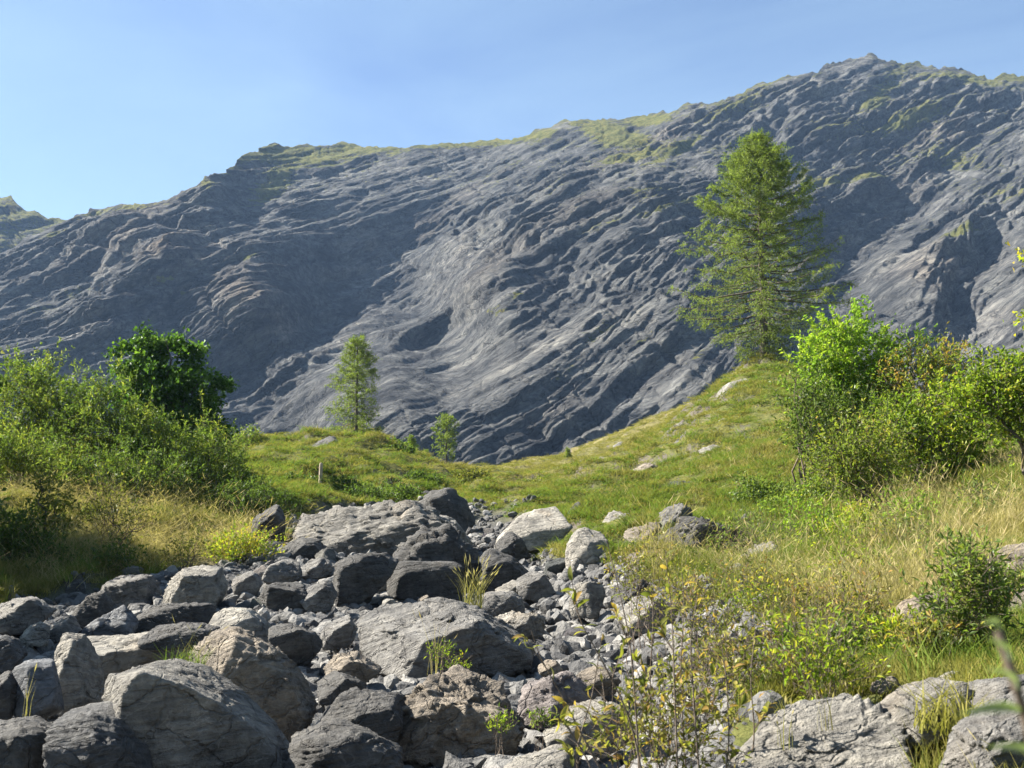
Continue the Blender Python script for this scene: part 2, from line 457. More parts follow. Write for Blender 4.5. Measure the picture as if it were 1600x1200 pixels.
# ------------------------------------------------------------------ mountain
def mountain_material():
    t = NT('cliff_rock')
    g = t.n('ShaderNodeNewGeometry'); v = g.outputs['Position']
    n1 = t.noise(v, 0.012, 6, 0.6, 0.5)
    ms = t.mapping(v, (0.018, 0.05, 0.09), (0, math.radians(30), 0))
    st = t.noise(ms, 1.0, 9, 0.74, 0.5)
    n2 = t.noise(t.mapping(v, (0.12, .3, 0.4), (0, math.radians(30), 0)), 1.0, 7, 0.82)
    st2 = t.noise(t.mapping(v, (0.03, 0.09, 0.30), (0, math.radians(33), 0)), 1.0, 6, 0.72, 0.25)
    base = t.ramp(n1, [(0.3, (.072, .075, .078)), (0.55, (.114, .117, .117)), (0.75, (.170, .166, .156))], k=.86)
    sk = t.ramp(st, [(0.36, (.30, .32, .36)), (0.47, (.85, .85, .86)), (0.60, (1.75, 1.70, 1.60))])
    c = t.mix(0.9, base, sk, 'MULTIPLY')
    c = t.mix(0.8, c, t.ramp(st2, [(0.38, (.62, .63, .66)), (0.5, (1, 1, 1)), (0.62, (1.28, 1.26, 1.22))]), 'MULTIPLY')
    s2 = t.ramp(n2, [(0.36, (.40, .40, .43)), (0.5, (1, 1, 1)), (0.64, (1.7, 1.67, 1.6))])
    c = t.mix(0.85, c, s2, 'MULTIPLY')
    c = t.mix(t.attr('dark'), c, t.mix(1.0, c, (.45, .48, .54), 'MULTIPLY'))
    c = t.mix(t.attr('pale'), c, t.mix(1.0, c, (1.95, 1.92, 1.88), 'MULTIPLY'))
    c = t.mix(t.math('MULTIPLY', t.attr('brown'), 0.8), c, t.mix(1.0, c, (1.75, 1.35, 1.0), 'MULTIPLY'))
    ng = t.noise(t.mapping(v, (1, 1.5, 2.2)), 0.16, 7, 0.78)
    gm = t.math('ADD', t.attr('grass'), t.math('MULTIPLY', t.math('SUBTRACT', ng, 0.5), 2.1))
    gmask = t.ramp(gm, [(0.36, (0, 0, 0)), (0.47, (1, 1, 1))])
    gc = t.ramp(t.noise(v, 0.2, 6, 0.78), [(0.3, (.05, .06, .018)), (0.5, (.125, .13, .036)), (0.7, (.21, .18, .06))])
    c = t.mix(gmask, c, gc)
    vo = t.n('ShaderNodeTexVoronoi', feature='DISTANCE_TO_EDGE'); vo.inputs['Scale'].default_value = 1.0
    wv = t.n('ShaderNodeTexNoise'); wv.inputs['Scale'].default_value = .06; wv.inputs['Detail'].default_value = 5; t.l(v, wv.inputs['Vector'])
    ad = t.n('ShaderNodeVectorMath', operation='MULTIPLY_ADD'); t.l(wv.outputs['Color'], ad.inputs[0]); ad.inputs[1].default_value = (30, 30, 30); t.l(v, ad.inputs[2])
    t.l(t.mapping(ad.outputs[0], (.025, .08, .11), (0, math.radians(30), 0)), vo.inputs['Vector'])
    crack = t.ramp(vo.outputs['Distance'], [(0.0, (0, 0, 0)), (0.05, (1, 1, 1))])
    c = t.mix(t.math('MULTIPLY', t.math('SUBTRACT', 1.0, crack), .6), c, t.mix(1.0, c, (.22, .22, .24), 'MULTIPLY'))
    h = t.math('ADD', t.math('ADD', t.math('MULTIPLY', st, 0.5), t.math('MULTIPLY', n2, 0.8)), t.math('MULTIPLY', crack, 0.22))
    return t.surf(c, 0.92, t.bump(h, 1.0, 5.0), 0.12)
M_CLIFF = mountain_material()

RIDGE = [(-260,470),(-120,430),(0,395),(50,368),(85,352),(110,345),(140,328),(175,318),(215,318),(260,310),(290,297),(320,272),(345,272),(370,248),(410,230),(470,227),(530,221),(570,228),(650,226),
         (740,218),(800,216),(830,207),(880,192),(930,186),(1000,178),(1050,170),(1075,160),(1110,155),(1130,158),(1180,137),(1215,128),(1260,115),
         (1310,100),(1340,98),(1356,83),(1375,92),(1410,100),(1470,103),(1515,112),(1535,122),(1580,116),(1620,122),(1720,150),(1900,210)]
DEPTH = [(-250,760,430),(-100,760,430),(100,760,430),(220,760,425),(380,760,440),(430,760,400),(475,760,335),(600,760,325),(800,760,325),(1000,760,325),(1200,760,325),(1400,760,315),(1600,760,300),(1850,760,300),
         (-250,600,500),(0,600,485),(100,600,470),(180,600,490),(300,600,535),(400,600,560),(450,600,500),(485,620,420),(520,600,405),(600,570,392),(700,600,375),(900,600,375),(1000,610,380),(1100,600,370),(1200,600,395),(1300,600,405),(1400,600,370),(1500,590,375),(1600,600,345),(1850,600,340),
         (-250,480,560),(0,500,560),(110,510,540),(160,470,520),(210,500,545),(290,480,580),(340,470,560),(400,480,545),(450,500,570),(500,520,620),(560,470,650),(640,480,630),(690,470,580),(730,450,505),(780,430,475),(850,460,450),(1000,460,445),(1080,480,430),(1150,470,455),(1250,470,470),(1320,450,520),(1370,460,480),(1450,450,455),(1530,460,460),(1600,450,430),(1850,450,420),
         (0,420,620),(70,400,630),(140,400,625),(210,380,575),(270,370,570),(330,390,620),(370,440,560),(420,420,590),(500,400,675),(560,350,705),(640,390,690),(720,390,640),(760,400,570),(820,370,545),(900,370,520),(1000,360,505),(1100,370,515),(1200,380,520),(1290,380,540),(1340,370,575),(1400,330,620),(1450,360,560),(1530,380,530),(1600,370,520),(1850,360,500),
         (110,345,690),(260,310,670),(290,310,640),(320,285,635),(370,300,690),(480,290,735),(600,290,745),(720,290,740),(800,290,700),(870,290,620),(940,290,590),(1050,290,575),(1150,290,600),(1250,290,610),(1350,290,640),(1450,290,650),(1600,290,610),(1850,290,600),
         (410,235,800),(530,225,830),(650,230,800),(800,220,800),(900,230,720),(960,230,690),(1050,220,680),(1150,220,690),(1260,220,690),(1350,220,700),(1450,220,720),(1600,220,700),(1850,230,700),
         (1000,180,800),(1080,165,770),(1180,142,800),(1260,150,760),(1355,150,760),(1450,150,790),(1600,150,790),(1850,230,760),(1310,102,840),(1356,88,850),(1410,102,850),(1515,114,860),(1600,124,860),(1850,200,840)]
_D = np.array(DEPTH, float)
DT = TPS(_D[:, :2] / 300, _D[:, 2], 3e-3)
def blobs(px, py, items):
    m = 0
    for cx, cyy, sx, sy, ang, s in items:
        c, sn = math.cos(math.radians(ang)), math.sin(math.radians(ang))
        dx = px - cx; dy = py - cyy
        u = (dx * c - dy * sn) / sx; w = (dx * sn + dy * c) / sy
        m = np.maximum(m, s * np.exp(-(u * u + w * w)))
    return m
# patches: centre, half sizes, slant in degrees (positive climbs to the right), weight
GRASSY = [(470,240,85,13,0,1.0),(560,230,60,9,0,1.0),(425,275,45,13,35,.95),(740,220,90,6,3,.95),(395,240,30,10,20,.7),(845,210,25,5,10,.8),(960,205,60,11,-10,.95),(990,238,45,8,5,.9),(1060,228,40,6,25,.8),(1150,165,50,10,20,.55),
          (1420,185,70,14,14,.85),(1365,155,25,14,30,.8),(1385,130,40,18,40,.5),(1500,130,70,10,-5,.55),(1440,95,60,8,-5,.5),(1290,283,35,7,-10,.8),(1350,285,30,8,0,.7),(1030,330,35,7,10,.7),(1070,318,25,5,10,.75),(1490,378,45,7,20,.8),(390,408,18,4,10,.8),
          (260,437,25,5,20,.6),(290,455,15,3,0,.7),(90,370,25,6,10,.7),(140,335,25,6,20,.5),(200,322,30,6,10,.7),(100,445,40,12,10,.45),(50,470,50,14,10,.35),(930,540,70,14,25,.40),(890,590,50,12,35,.38),(770,470,35,7,30,.42),(800,450,20,5,30,.6),(1090,570,40,14,25,.35),(1010,550,50,8,25,.4),
          (1330,200,60,14,10,.4),(1470,250,60,16,5,.35),(1240,260,40,12,0,.35),(1580,300,40,10,5,.35),(320,285,18,8,-30,.5),(1570,122,30,6,0,.8),(1010,186,30,6,5,.8),(930,190,20,5,5,.6),(1020,300,40,8,10,.4),(940,350,60,10,25,.3)]
BROWN = [(255,380,42,26,25,1.0),(300,395,45,25,0,.7),(390,465,55,30,-20,.9),(440,500,35,25,-40,.6),(1270,390,80,22,10,.55),(1480,420,80,20,10,.4),(1400,300,60,25,10,.4),(760,420,40,16,35,.5)]
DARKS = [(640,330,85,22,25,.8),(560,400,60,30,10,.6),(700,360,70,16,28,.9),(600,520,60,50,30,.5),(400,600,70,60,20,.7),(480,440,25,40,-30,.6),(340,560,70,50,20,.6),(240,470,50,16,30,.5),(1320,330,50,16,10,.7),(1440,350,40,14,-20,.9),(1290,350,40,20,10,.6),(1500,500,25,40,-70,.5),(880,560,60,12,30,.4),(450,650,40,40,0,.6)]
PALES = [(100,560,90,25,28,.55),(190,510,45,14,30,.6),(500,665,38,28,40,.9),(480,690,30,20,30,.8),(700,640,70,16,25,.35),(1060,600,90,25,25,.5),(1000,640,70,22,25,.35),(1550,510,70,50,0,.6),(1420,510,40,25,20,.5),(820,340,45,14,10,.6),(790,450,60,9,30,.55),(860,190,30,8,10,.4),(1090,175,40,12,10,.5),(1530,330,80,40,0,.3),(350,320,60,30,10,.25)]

def facets(u, v, seed, soft=0):
    """Broken rock: every cell of an irregular mosaic is a tilted flat face at its own depth."""
    iu = np.floor(u).astype(int); iv = np.floor(v).astype(int)
    best = np.full(u.shape, 9.); out = np.zeros(u.shape); ws = 1e-9
    rn = np.random.default_rng(seed * 77 + 5); tab = rn.random((256, 5)).astype(np.float32)
    for a in (-1, 0, 1):
        for b in (-1, 0, 1):
            h = _perm[(_perm[(iu + a) & 255] + iv + b) & 255]
            t = tab[h]
            du = u - (iu + a + t[..., 0]); dv = v - (iv + b + t[..., 1])
            d = du * du + dv * dv
            val = (t[..., 2] - .5) * .75 + du * (t[..., 3] - .5) * 1.7 + dv * (t[..., 4] - .62) * 1.7
            if soft:      # worn edges between the blocks
                w = np.exp(-d * soft); out = out + w * val; ws = ws + w
                continue
            m = d < best
            best = np.where(m, d, best); out = np.where(m, val, out)
    return out / ws if soft else out

def build_mountain(name, ridge, depth_fn, px0, px1, ncol, nrow, seed, bottom, amp=1.0, zones=True, back=500):
    px = np.linspace(px0, px1, ncol)
    rp = np.array(ridge, float)
    top = np.interp(px, rp[:, 0], rp[:, 1])
    nz1 = perlin(px / 23.0, seed * 1.0, .5) * 5 + perlin(px / 8.0, seed * 2.0, .5) * 2.5 + perlin(px / 3.5, seed * 3., .5) * 1.2
    top = top + nz1 * amp * np.interp(px, [0, 900, 1100, 1600], [1, .9, 1.5, 1.6])
    tt = np.linspace(0, 1, nrow)
    PX = np.broadcast_to(px, (nrow, ncol)); PY = bottom + (top[None] - bottom) * tt[:, None]
    D = depth_fn(PX, PY)
    if zones:      # gentler large forms
        B = np.stack([np.ones(PX.size), PX.ravel() / 800 - 1, PY.ravel() / 400 - 1, (PX.ravel() / 800 - 1) ** 2, (PY.ravel() / 400 - 1) ** 2, (PX.ravel() / 800 - 1) * (PY.ravel() / 400 - 1)], 1)
        tr_ = (B @ np.linalg.lstsq(B[::37], D.ravel()[::37], rcond=None)[0]).reshape(D.shape)
        D = tr_ + (D - tr_) * np.interp(PX, [0, 420, 620], [.6, .65, 1.0])
    u = (PX - 800) / F; v = (600 - PY) / F
    dy = math.cos(PITCH) - v * math.sin(PITCH)
    X = u * D / dy; Y = D.copy(); Z = CAMZ + D * (math.sin(PITCH) + v * math.cos(PITCH)) / dy
    # layered relief: beds climb to the right at about thirty degrees
    a = math.radians(35)
    wx = 13 * perlin(X / 210, Y / 210, Z / 210 + seed) + 4 * perlin(X / 70, Y / 70, Z / 70 + seed)
    s = X * math.cos(a) + Z * math.sin(a) + .15 * (Y - 500)
    n = Z * math.cos(a) - X * math.sin(a) + wx - .03 * (Y - 500)
    q = seed * 3.7
    w1 = 9 * fbm(X / 45, Z / 45, Y / 60 + q, 4, .55); w2 = 3.2 * fbm(X / 60 + 40, Z / 60, Y / 60 + q, 5, .6)
    sw_ = s + w1; nw = n + w2
    dsp = 7 * fbm(s / 230, n / 85, q, 3, .5, True)
    for Ls, Ln, A, k in ((230, 34, 3.8, 8), (120, 14, 2.6, 8), (55, 6.0, 1.9, 7), (24, 3.0, 1.1, 6), (11, 1.7, .5, 5)):
        dsp = dsp + A * np.tanh(k * perlin(sw_ / Ls + q, nw / Ln, q + Ls))
    for Ls, Ln, A, wd in ((210, 26, 5.5, .045), (95, 10, 3.0, .06), (40, 4.6, 1.5, .08)):
        dsp = dsp - A * np.exp(-(perlin(sw_ / Ls, nw / Ln + q, q + 30 + Ls) / wd) ** 2)
    # joints and gullies that run down across the beds
    for Ls, Ln, A, wd in ((34, 130, 4.0, .045), (13, 45, 1.8, .06)):
        dsp = dsp - A * np.exp(-(perlin(sw_ / Ls + 50, nw / Ln, q + 60 + Ls) / wd) ** 2) * sstep(-.2, .2, perlin(X / 90, Z / 90, q + Ls))
    dsp = dsp + facets(sw_ / 70, nw / 15, seed + 1, 20) * 5.0
    dsp = dsp + facets(sw_ / 24, nw / 7, seed + 2, 24) * 3.6
    dsp = dsp + facets(sw_ / 10, nw / 3.6, seed + 3) * 1.4 + facets(sw_ / 4.5, nw / 2, seed + 4) * .5
    dsp = dsp + 1.3 * fbm(X / 6, Z / 6, Y / 6 + q, 3, .65)
    rgh = .36 + .62 * sstep(-.25, .4, fbm(s / 150, n / 70, q + 11, 4)) if zones else 1.0
    if zones: rgh = rgh * (1 - .25 * np.exp(-((PX - 620) / 110) ** 2 - ((PY - 430) / 120) ** 2))
    dsp = dsp * amp * rgh
    if zones:
        v1 = 12 * fbm(X / 60, Z / 60, q + 21, 4, .6); v2 = 7 * fbm(X / 50 + 9, Z / 50, q + 22, 4, .6)
        blk = 1 - .85 * sstep(.78, .96, tt)[:, None]
        dsp = dsp + blk * facets((s + v1) / 170, (n + v2) / 70, seed + 11, 16) * 13 + blk * facets((s + v1 * .8) / 80, (n + v2 * .8) / 32, seed + 12, 16) * 9
        cr_ = perlin((s + v1) / 260, (n + v2) / 60, q + 41)
        dsp = dsp + 6 * np.tanh(6 * cr_)
    edge = 1 - sstep(0.95, 1.0, tt)[:, None] * 0.65
    dsp = dsp * edge
    Y = Y - dsp * 0.85; Z = Z + dsp * 0.28 * edge
    X = X - dsp * 0.2
    zn = {}
    # how flat the face is there, for turf on the ledges
    gy, gx_ = np.gradient(Z), None
    dz = np.gradient(Z, axis=0); dyy = np.gradient(Y, axis=0)
    flat = dyy / np.maximum(np.hypot(dz, dyy), 1e-6)
    gr = blobs(PX, PY, GRASSY) if zones else 0.45 + 0 * PX
    near_top = np.exp(-((PY - top[None]) / 9.0) ** 2)
    gr = gr * 1.05 + 0.34 * sstep(0.55, .95, flat) * (0.25 + sstep(480, 240, PY)) + 0.12 * near_top - 0.10 + 0.18 * fbm(X / 30, Z / 30, 3.3, 2)
    zn['grass'] = np.clip(gr, 0, 1)
    zero = 0 * PX
    zn['brown'] = np.clip(blobs(PX, PY, BROWN) * (.7 + .5 * perlin(X / 25, Z / 25, 4.)) + .3 * sstep(.1, .45, fbm(s / 120, n / 45, 14., 4)), 0, 1) if zones else zero
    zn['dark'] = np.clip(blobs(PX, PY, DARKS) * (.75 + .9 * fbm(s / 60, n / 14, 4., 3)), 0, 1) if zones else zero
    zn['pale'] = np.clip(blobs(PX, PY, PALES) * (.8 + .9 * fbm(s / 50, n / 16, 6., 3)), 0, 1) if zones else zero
    # the far side falls away behind the crest
    rows = []
    for k, w in enumerate((12, 40, 110, back)):
        drop = -(0.1, 0.35, 0.45, 0.8)[k] * w
        rows.append(np.stack([X[-1] * (1 + w / 900), Y[-1] + w, np.maximum(Z[-1] + drop, -5)], -1))
    V = np.concatenate([np.stack([X, Y, Z], -1), np.stack(rows)], 0)
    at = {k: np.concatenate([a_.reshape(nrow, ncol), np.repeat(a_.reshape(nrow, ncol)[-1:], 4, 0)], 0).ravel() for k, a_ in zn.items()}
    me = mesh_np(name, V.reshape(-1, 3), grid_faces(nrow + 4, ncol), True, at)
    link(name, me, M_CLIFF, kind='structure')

build_mountain('mountain', RIDGE, lambda px, py: DT(np.stack([px.ravel(), py.ravel()], 1) / 300).reshape(px.shape), -200, 1800, 1130, 460, 1, 765)
build_mountain('distant_mountain', [(-400,200),(-150,270),(-60,300),(0,307),(18,305),(28,322),(45,330),(62,333),(80,342),(108,343),(140,372),(220,420),(400,520)],
               lambda px, py: 640 + (600 - py) * 0.9 + 0.25 * np.abs(px), -300, 300, 180, 100, 5, 560, 0.9, False)

# ------------------------------------------------------------------ rocks
_ico = {}
def ico(sub):
    if sub not in _ico:
        bm = bmesh.new(); bmesh.ops.create_icosphere(bm, subdivisions=sub, radius=1)
        v = np.array([x.co[:] for x in bm.verts]); f = np.array([[x.index for x in p.verts] for p in bm.faces])
        bm.free(); v /= np.linalg.norm(v, axis=1)[:, None]
        _ico[sub] = (v, f)
    return _ico[sub]

def facets3(p, seed):
    ip = np.floor(p).astype(int); best = np.full(len(p), 9.); out = np.zeros(len(p))
    tab = np.random.default_rng(int(seed * 13) + 3).random((256, 7))
    for a in (-1, 0, 1):
        for b in (-1, 0, 1):
            for c in (-1, 0, 1):
                t = tab[_perm[(_perm[(_perm[(ip[:, 0] + a) & 255] + ip[:, 1] + b) & 255] + ip[:, 2] + c) & 255]]
                q = p - ip - np.array([a, b, c]) - t[:, :3]
                d = (q * q).sum(1); m = d < best
                val = (t[:, 3] - .5) * .6 + (q * (t[:, 4:7] - .5)).sum(1) * 1.5
                best = np.where(m, d, best); out = np.where(m, val, out)
    return out

def plane_rock(planes, scale, sub, seed, sharp=14, rough=0.05, strata=0.03, tilt=(0.3, 0.1), nb=9.0):
    """A stone as the rounded meeting of flat faces; planes: (normal, distance) in metres."""
    d, f = ico(sub)
    scale = np.asarray(scale, float)
    acc = 0
    for n, dist in planes:
        n = np.asarray(n, float); L = np.linalg.norm(n); n = n / L; dist = max(dist / L, 1e-3)
        ns = n * scale
        k = np.linalg.norm(ns)
        acc = acc + np.maximum(d @ (ns / k), 0) ** sharp * (k / dist) ** sharp
    r = acc ** (-1.0 / sharp)
    p = d * r[:, None] * scale
    m = float(scale.min()); g = float(scale.mean())
    q = p / g + seed * 7.31
    nd = 1.0 * fbm(q[:, 0] * 1.1, q[:, 1] * 1.1, q[:, 2] * 1.1, 3, .5) + 0.5 * fbm(q[:, 0] * 3.2, q[:, 1] * 3.2, q[:, 2] * 3.2, 4, .6, True) - .2
    tn = np.array([math.sin(tilt[0]), math.sin(tilt[1]), math.cos(tilt[0])])
    w = (p @ tn) / g * nb + 0.9 * fbm(q[:, 0], q[:, 1], q[:, 2], 2)
    sw = w - np.floor(w)
    led = np.where(sw < .8, sw / .8, (1 - sw) / .2) - .5
    msk = sstep(-.2, .3, perlin(q[:, 0] * 1.3 + 9, q[:, 1] * 1.3, q[:, 2] * 1.3))
    wq = q + .25 * np.stack([fbm(q[:, 0] * 2 + k * 9, q[:, 1] * 2, q[:, 2] * 2, 3) for k in range(3)], 1)
    fc = facets3(wq * 1.9, seed) + .5 * facets3(wq * 4.3, seed + 1) + (.28 * facets3(wq * 10, seed + 2) if sub > 4 else 0)
    disp = g * (rough * (.30 * nd + 1.5 * fc) + strata * led * msk)
    return p + d * disp[:, None], f

def sit(poly, Y):
    """Distance at which a stone seen down to its lower edge stands on the ground."""
    py = poly[:, 1].max() - .15 * np.ptp(poly[:, 1]); px = poly[:, 0].mean()
    if py > 1195: return Y
    ys = np.linspace(Y * .75, Y * 1.3, 60); q = np.array([P(px, py, y) for y in ys])
    h = q[:, 2] - ground_z(q[:, 0], q[:, 1], False)
    i = np.where(h < 0)[0]
    if len(i) == 0: return Y * 1.0
    return float(np.clip(ys[i[0]] + .3 * np.ptp(poly[:, 0]) / F * Y * .6, Y * .82, Y * 1.22))

ROCKS = []      # (position, radius, short phrase) of the boulders, for the stones between them
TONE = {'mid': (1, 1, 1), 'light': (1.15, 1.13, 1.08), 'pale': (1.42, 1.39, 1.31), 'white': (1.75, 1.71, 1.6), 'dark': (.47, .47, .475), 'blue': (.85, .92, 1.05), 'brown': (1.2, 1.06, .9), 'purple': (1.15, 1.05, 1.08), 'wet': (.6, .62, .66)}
L_ = (-.8, -.5, .35); R_ = (.5, -.85, -.08); T_ = (-.15, -.35, .92); TL = (-.45, -.45, .77); FR = (.12, -.97, -.18); UN = (.25, -.9, -.3); FL = (-.3, -.9, .3)
def boulder(poly, Y, label, nose=None, fronts=(), dep=0.75, tone='mid', sub=5, sharp=16, rough=.05, strata=.055, tilt=(.3, .1), nose_f=1.0, name='boulder', short=None, cat='boulder', group=None, topback=0.35, parent=None, sits=True):
    poly = np.array(poly, float)
    Y = sit(poly, Y) if sits else Y; ar = np.ptp(poly[:, 0]) * np.ptp(poly[:, 1])
    sub = 6 if ar > 24000 else (5 if ar > 2600 else 4)
    W = np.array([P(a, b, Y) for a, b in poly])
    c = np.array([(W[:, 0].min() + W[:, 0].max()) / 2, Y, (W[:, 2].min() + W[:, 2].max()) / 2])
    q = W[:, [0, 2]] - c[[0, 2]]
    hw = np.ptp(q[:, 0]) / 2; hh = np.ptp(q[:, 1]) / 2
    ctr = q.mean(0); q = q - ctr; c = c + np.array([ctr[0], 0, ctr[1]])
    dp = dep * max(hw, hh) if dep < 5 else dep
    if dep < 5: dp = min(dp, 1.2 * dep * math.sqrt(hw * hh) + .3 * hw)
    planes = []
    k = len(q)
    area = sum(q[i, 0] * q[(i + 1) % k, 1] - q[(i + 1) % k, 0] * q[i, 1] for i in range(k))
    seed = (abs(hash(tuple(map(tuple, poly.astype(int))))) % 997) / 7.0
    rn = np.random.default_rng(int(seed * 7))
    for i in range(k):
        a, b = q[i], q[(i + 1) % k]
        e = b - a; n = np.array([e[1], -e[0]]) * (1 if area > 0 else -1)
        n = n / (np.linalg.norm(n) + 1e-9)
        dist = n @ a
        if dist < 0.12 * min(hw, hh): continue
        # upper edges lean back so the top shows
        ty = topback * rn.uniform(-.6, .2) if n[1] > .3 else rn.uniform(-.15, .25)
        planes.append(((n[0], ty, n[1]), dist))
    planes.append(((rn.uniform(-.3, .3), 1, rn.uniform(-.1, .3)), dp))
    planes.append(((0, -1, 0), dp * 1.02)); planes.append(((0, 0, -1), hh * 1.05))
    if nose is not None:
        npnt = P(nose[0], nose[1], Y); nl = np.array([npnt[0] - c[0], -dp * nose_f, npnt[2] - c[2]])
    else:
        nl = np.array([hw * rn.uniform(-.3, .2), -dp * .9, hh * rn.uniform(-.1, .3)])
        if not fronts: fronts = (TL, R_) if rn.random() < .6 else (TL, FR)
    for n in fronts:
        n = np.array(n, float) + rn.normal(0, .05, 3)
        n = n / np.linalg.norm(n)
        dist = float(n @ nl)
        if dist > 0.05 * dp: planes.append((n, dist))
    for _ in range(7):      # knocked-off corners
        n = rn.normal(size=3); n[2] = abs(n[2]); n /= np.linalg.norm(n)
        planes.append((n, float(np.linalg.norm(n * np.array([hw, dp, hh])) * rn.uniform(.76, .96))))
    v, f = plane_rock(planes, (hw, dp, hh), sub, seed, sharp * 3.6, rough * 1.1, strata * 1.2, tilt)
    o = link(name, mesh_np(name, v, f, True), M_ROCK, parent=parent, loc=c, label=label, cat=cat, group=group)
    o.color = (*TONE[tone], 1)
    ROCKS.append((c, max(hw, dp), short or label))
    return o

boulder([(160,1065),(185,1040),(240,1034),(290,1050),(350,1085),(410,1145),(470,1240),(300,1270),(205,1240),(185,1130),(165,1100)], 7.8, 'large tilted boulder with a bright pale left face and a smooth dark right face',
        nose=(236,1050), fronts=((-.80,-.58,.10),(.36,-.92,-.10)), dep=.7, topback=0, tone='light', sub=6, sharp=26, rough=.028, strata=.012, short='the large boulder with a bright left face')
boulder([(298,1015),(330,990),(370,985),(420,1005),(470,1055),(492,1100),(480,1150),(400,1175),(300,1110)], 9.7, 'brown-tinged arched boulder overhanging a black hollow behind the pale tilted boulder',
        nose=(330,1000), fronts=((.35,-.86,-.25),(-.4,-.4,.8)), dep=.55, tone='brown', sub=6, sharp=20, short='the arched brown boulder')
boulder([(82,1003),(105,988),(130,995),(140,1040),(146,1095),(115,1115),(98,1060)], 9.6, 'upright pale block standing between the faceted block and the long slab',
        nose=(125,1010), fronts=((-.75,-.6,.2),(.6,-.8,.05)), dep=.7, tone='pale', strata=.015, short='the upright pale block')
boulder([(20,1048),(45,1030),(80,1032),(98,1060),(90,1105),(50,1130),(22,1105)], 9.0, 'blue-grey block with a clean lit facet on its right side',
        nose=(75,1050), fronts=((.1,-.95,.1),(.2,-.5,.8)), tone='blue', rough=.03, strata=.015, short='the blue-grey faceted block')
boulder([(-60,1145),(20,1128),(70,1127),(97,1150),(104,1240),(-60,1250)], 7.4, 'dark rounded boulder cut off by the bottom left corner', nose=(60,1140), fronts=((.1,-.97,.05),T_), tone='dark', short='the dark corner boulder')
boulder([(85,1125),(150,1112),(190,1130),(235,1205),(190,1240),(95,1215)], 7.3, 'flat dark slab with a wet shine leaning against the large tilted boulder', nose=(150,1150), fronts=((-.1,-.75,.65),), tone='wet', strata=.07, short='the flat dark shining slab')
boulder([(130,1000),(200,992),(300,985),(335,1000),(325,1035),(250,1065),(175,1078),(140,1035)], 9.9, 'long pale slab with a cracked underside behind the large tilted boulder', nose=(190,1015), fronts=((-.1,-.35,.9),(.15,-.95,-.15)), dep=.5, tone='pale', strata=.05, short='the long pale slab')
boulder([(222,990),(250,977),(300,974),(340,985),(330,1012),(240,1010)], 10.6, 'dark flat rock lying on the back edge of the long pale slab', fronts=(T_,FR), nose=(280,990), tone='dark', strata=.06, short='the dark flat rock')
boulder([(320,962),(345,950),(390,951),(415,972),(432,1008),(400,1030),(335,1000)], 12.3, 'boulder with a smooth pale rounded top and dark right flank', nose=(390,965), fronts=((-.35,-.55,.75),(.6,-.8,.0)), tone='pale', strata=.015, rough=.03, short='the round-topped boulder')
boulder([(254,897),(290,889),(338,892),(346,930),(335,950),(248,955)], 17, 'squared pale boulder with a dark hollow in its front', nose=(285,900), fronts=((-.85,-.5,.1),(.35,-.93,.1),(0,-.3,.95)), dep=.8, tone='pale', rough=.07, sharp=22, short='the squared pale boulder')
boulder([(212,965),(250,943),(335,944),(335,980),(225,990)], 13.8, 'dark thinly layered rock under the squared pale boulder', nose=(260,950), fronts=((0,-.8,.6),), tone='dark', strata=.11, short='the dark layered rock')
boulder([(160,917),(185,900),(250,897),(258,930),(200,950),(163,940)], 19, 'broad grey boulder with a lit flat top left of the squared pale boulder', nose=(190,915), fronts=(T_,(.4,-.9,.1)), short='the broad flat-topped boulder')
boulder([(112,965),(145,928),(165,924),(183,955),(160,990),(120,990)], 15, 'dark pyramid-shaped rock with a sharp crest near the left bank', nose=(150,935), fronts=((-.6,-.6,.5),(.5,-.85,.1)), tone='dark', short='the dark pyramid rock')
boulder([(128,990),(150,970),(205,938),(220,960),(205,998),(140,1005)], 12.8, 'bluish slanted slab rising to the right between the pyramid rock and the layered rock', nose=(180,965), fronts=((-.4,-.6,.7),), tone='blue', strata=.02, short='the bluish slanted slab')
boulder([(-30,952),(30,935),(65,934),(84,955),(45,990),(-30,990)], 17, 'low grey boulder sloping to the left edge below the shaded bank', nose=(50,945), fronts=(TL,R_), short='the low sloping boulder')
boulder([(60,968),(85,955),(110,965),(120,990),(100,1005),(64,1000)], 14.4, 'smooth grey stone right of the low sloping boulder', tone='mid', strata=.015, short='the smooth grey stone')
boulder([(30,975),(58,968),(75,985),(70,1010),(35,1008)], 13.2, 'veined grey rock with white streaks above the blue-grey block', tone='pale', rough=.08, short='the white-streaked rock')
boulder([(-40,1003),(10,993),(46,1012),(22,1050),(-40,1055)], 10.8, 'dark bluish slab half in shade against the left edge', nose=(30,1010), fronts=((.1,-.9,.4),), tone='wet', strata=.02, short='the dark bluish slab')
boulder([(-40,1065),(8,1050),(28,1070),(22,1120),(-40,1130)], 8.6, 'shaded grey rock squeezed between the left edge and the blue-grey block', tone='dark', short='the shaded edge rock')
boulder([(102,916),(112,907),(130,907),(137,925),(128,938),(103,935)], 20, 'small dark angular rock alone in front of the shaded bank', sub=4, tone='dark', short='the small dark rock by the bank')
boulder([(190,890),(200,884),(222,886),(226,898),(195,905)], 21.5, 'small grey stone perched at the back edge of the rubble', sub=4, short='the perched grey stone')
boulder([(553,957),(575,932),(620,918),(670,914),(705,928),(760,962),(815,984),(832,1010),(826,1045),(750,1055),(640,1050),(580,1045),(557,1005)], 14.6, 'largest boulder of the stream bed with a broad lit top and a black overhanging front',
        nose=(672,992), fronts=((-.28,-.38,.88),(.18,-.97,-.12),(-.7,-.6,.35)), dep=.75, tone='mid', sub=6, sharp=24, strata=.03, tilt=(-.25,.2), short='the largest boulder')
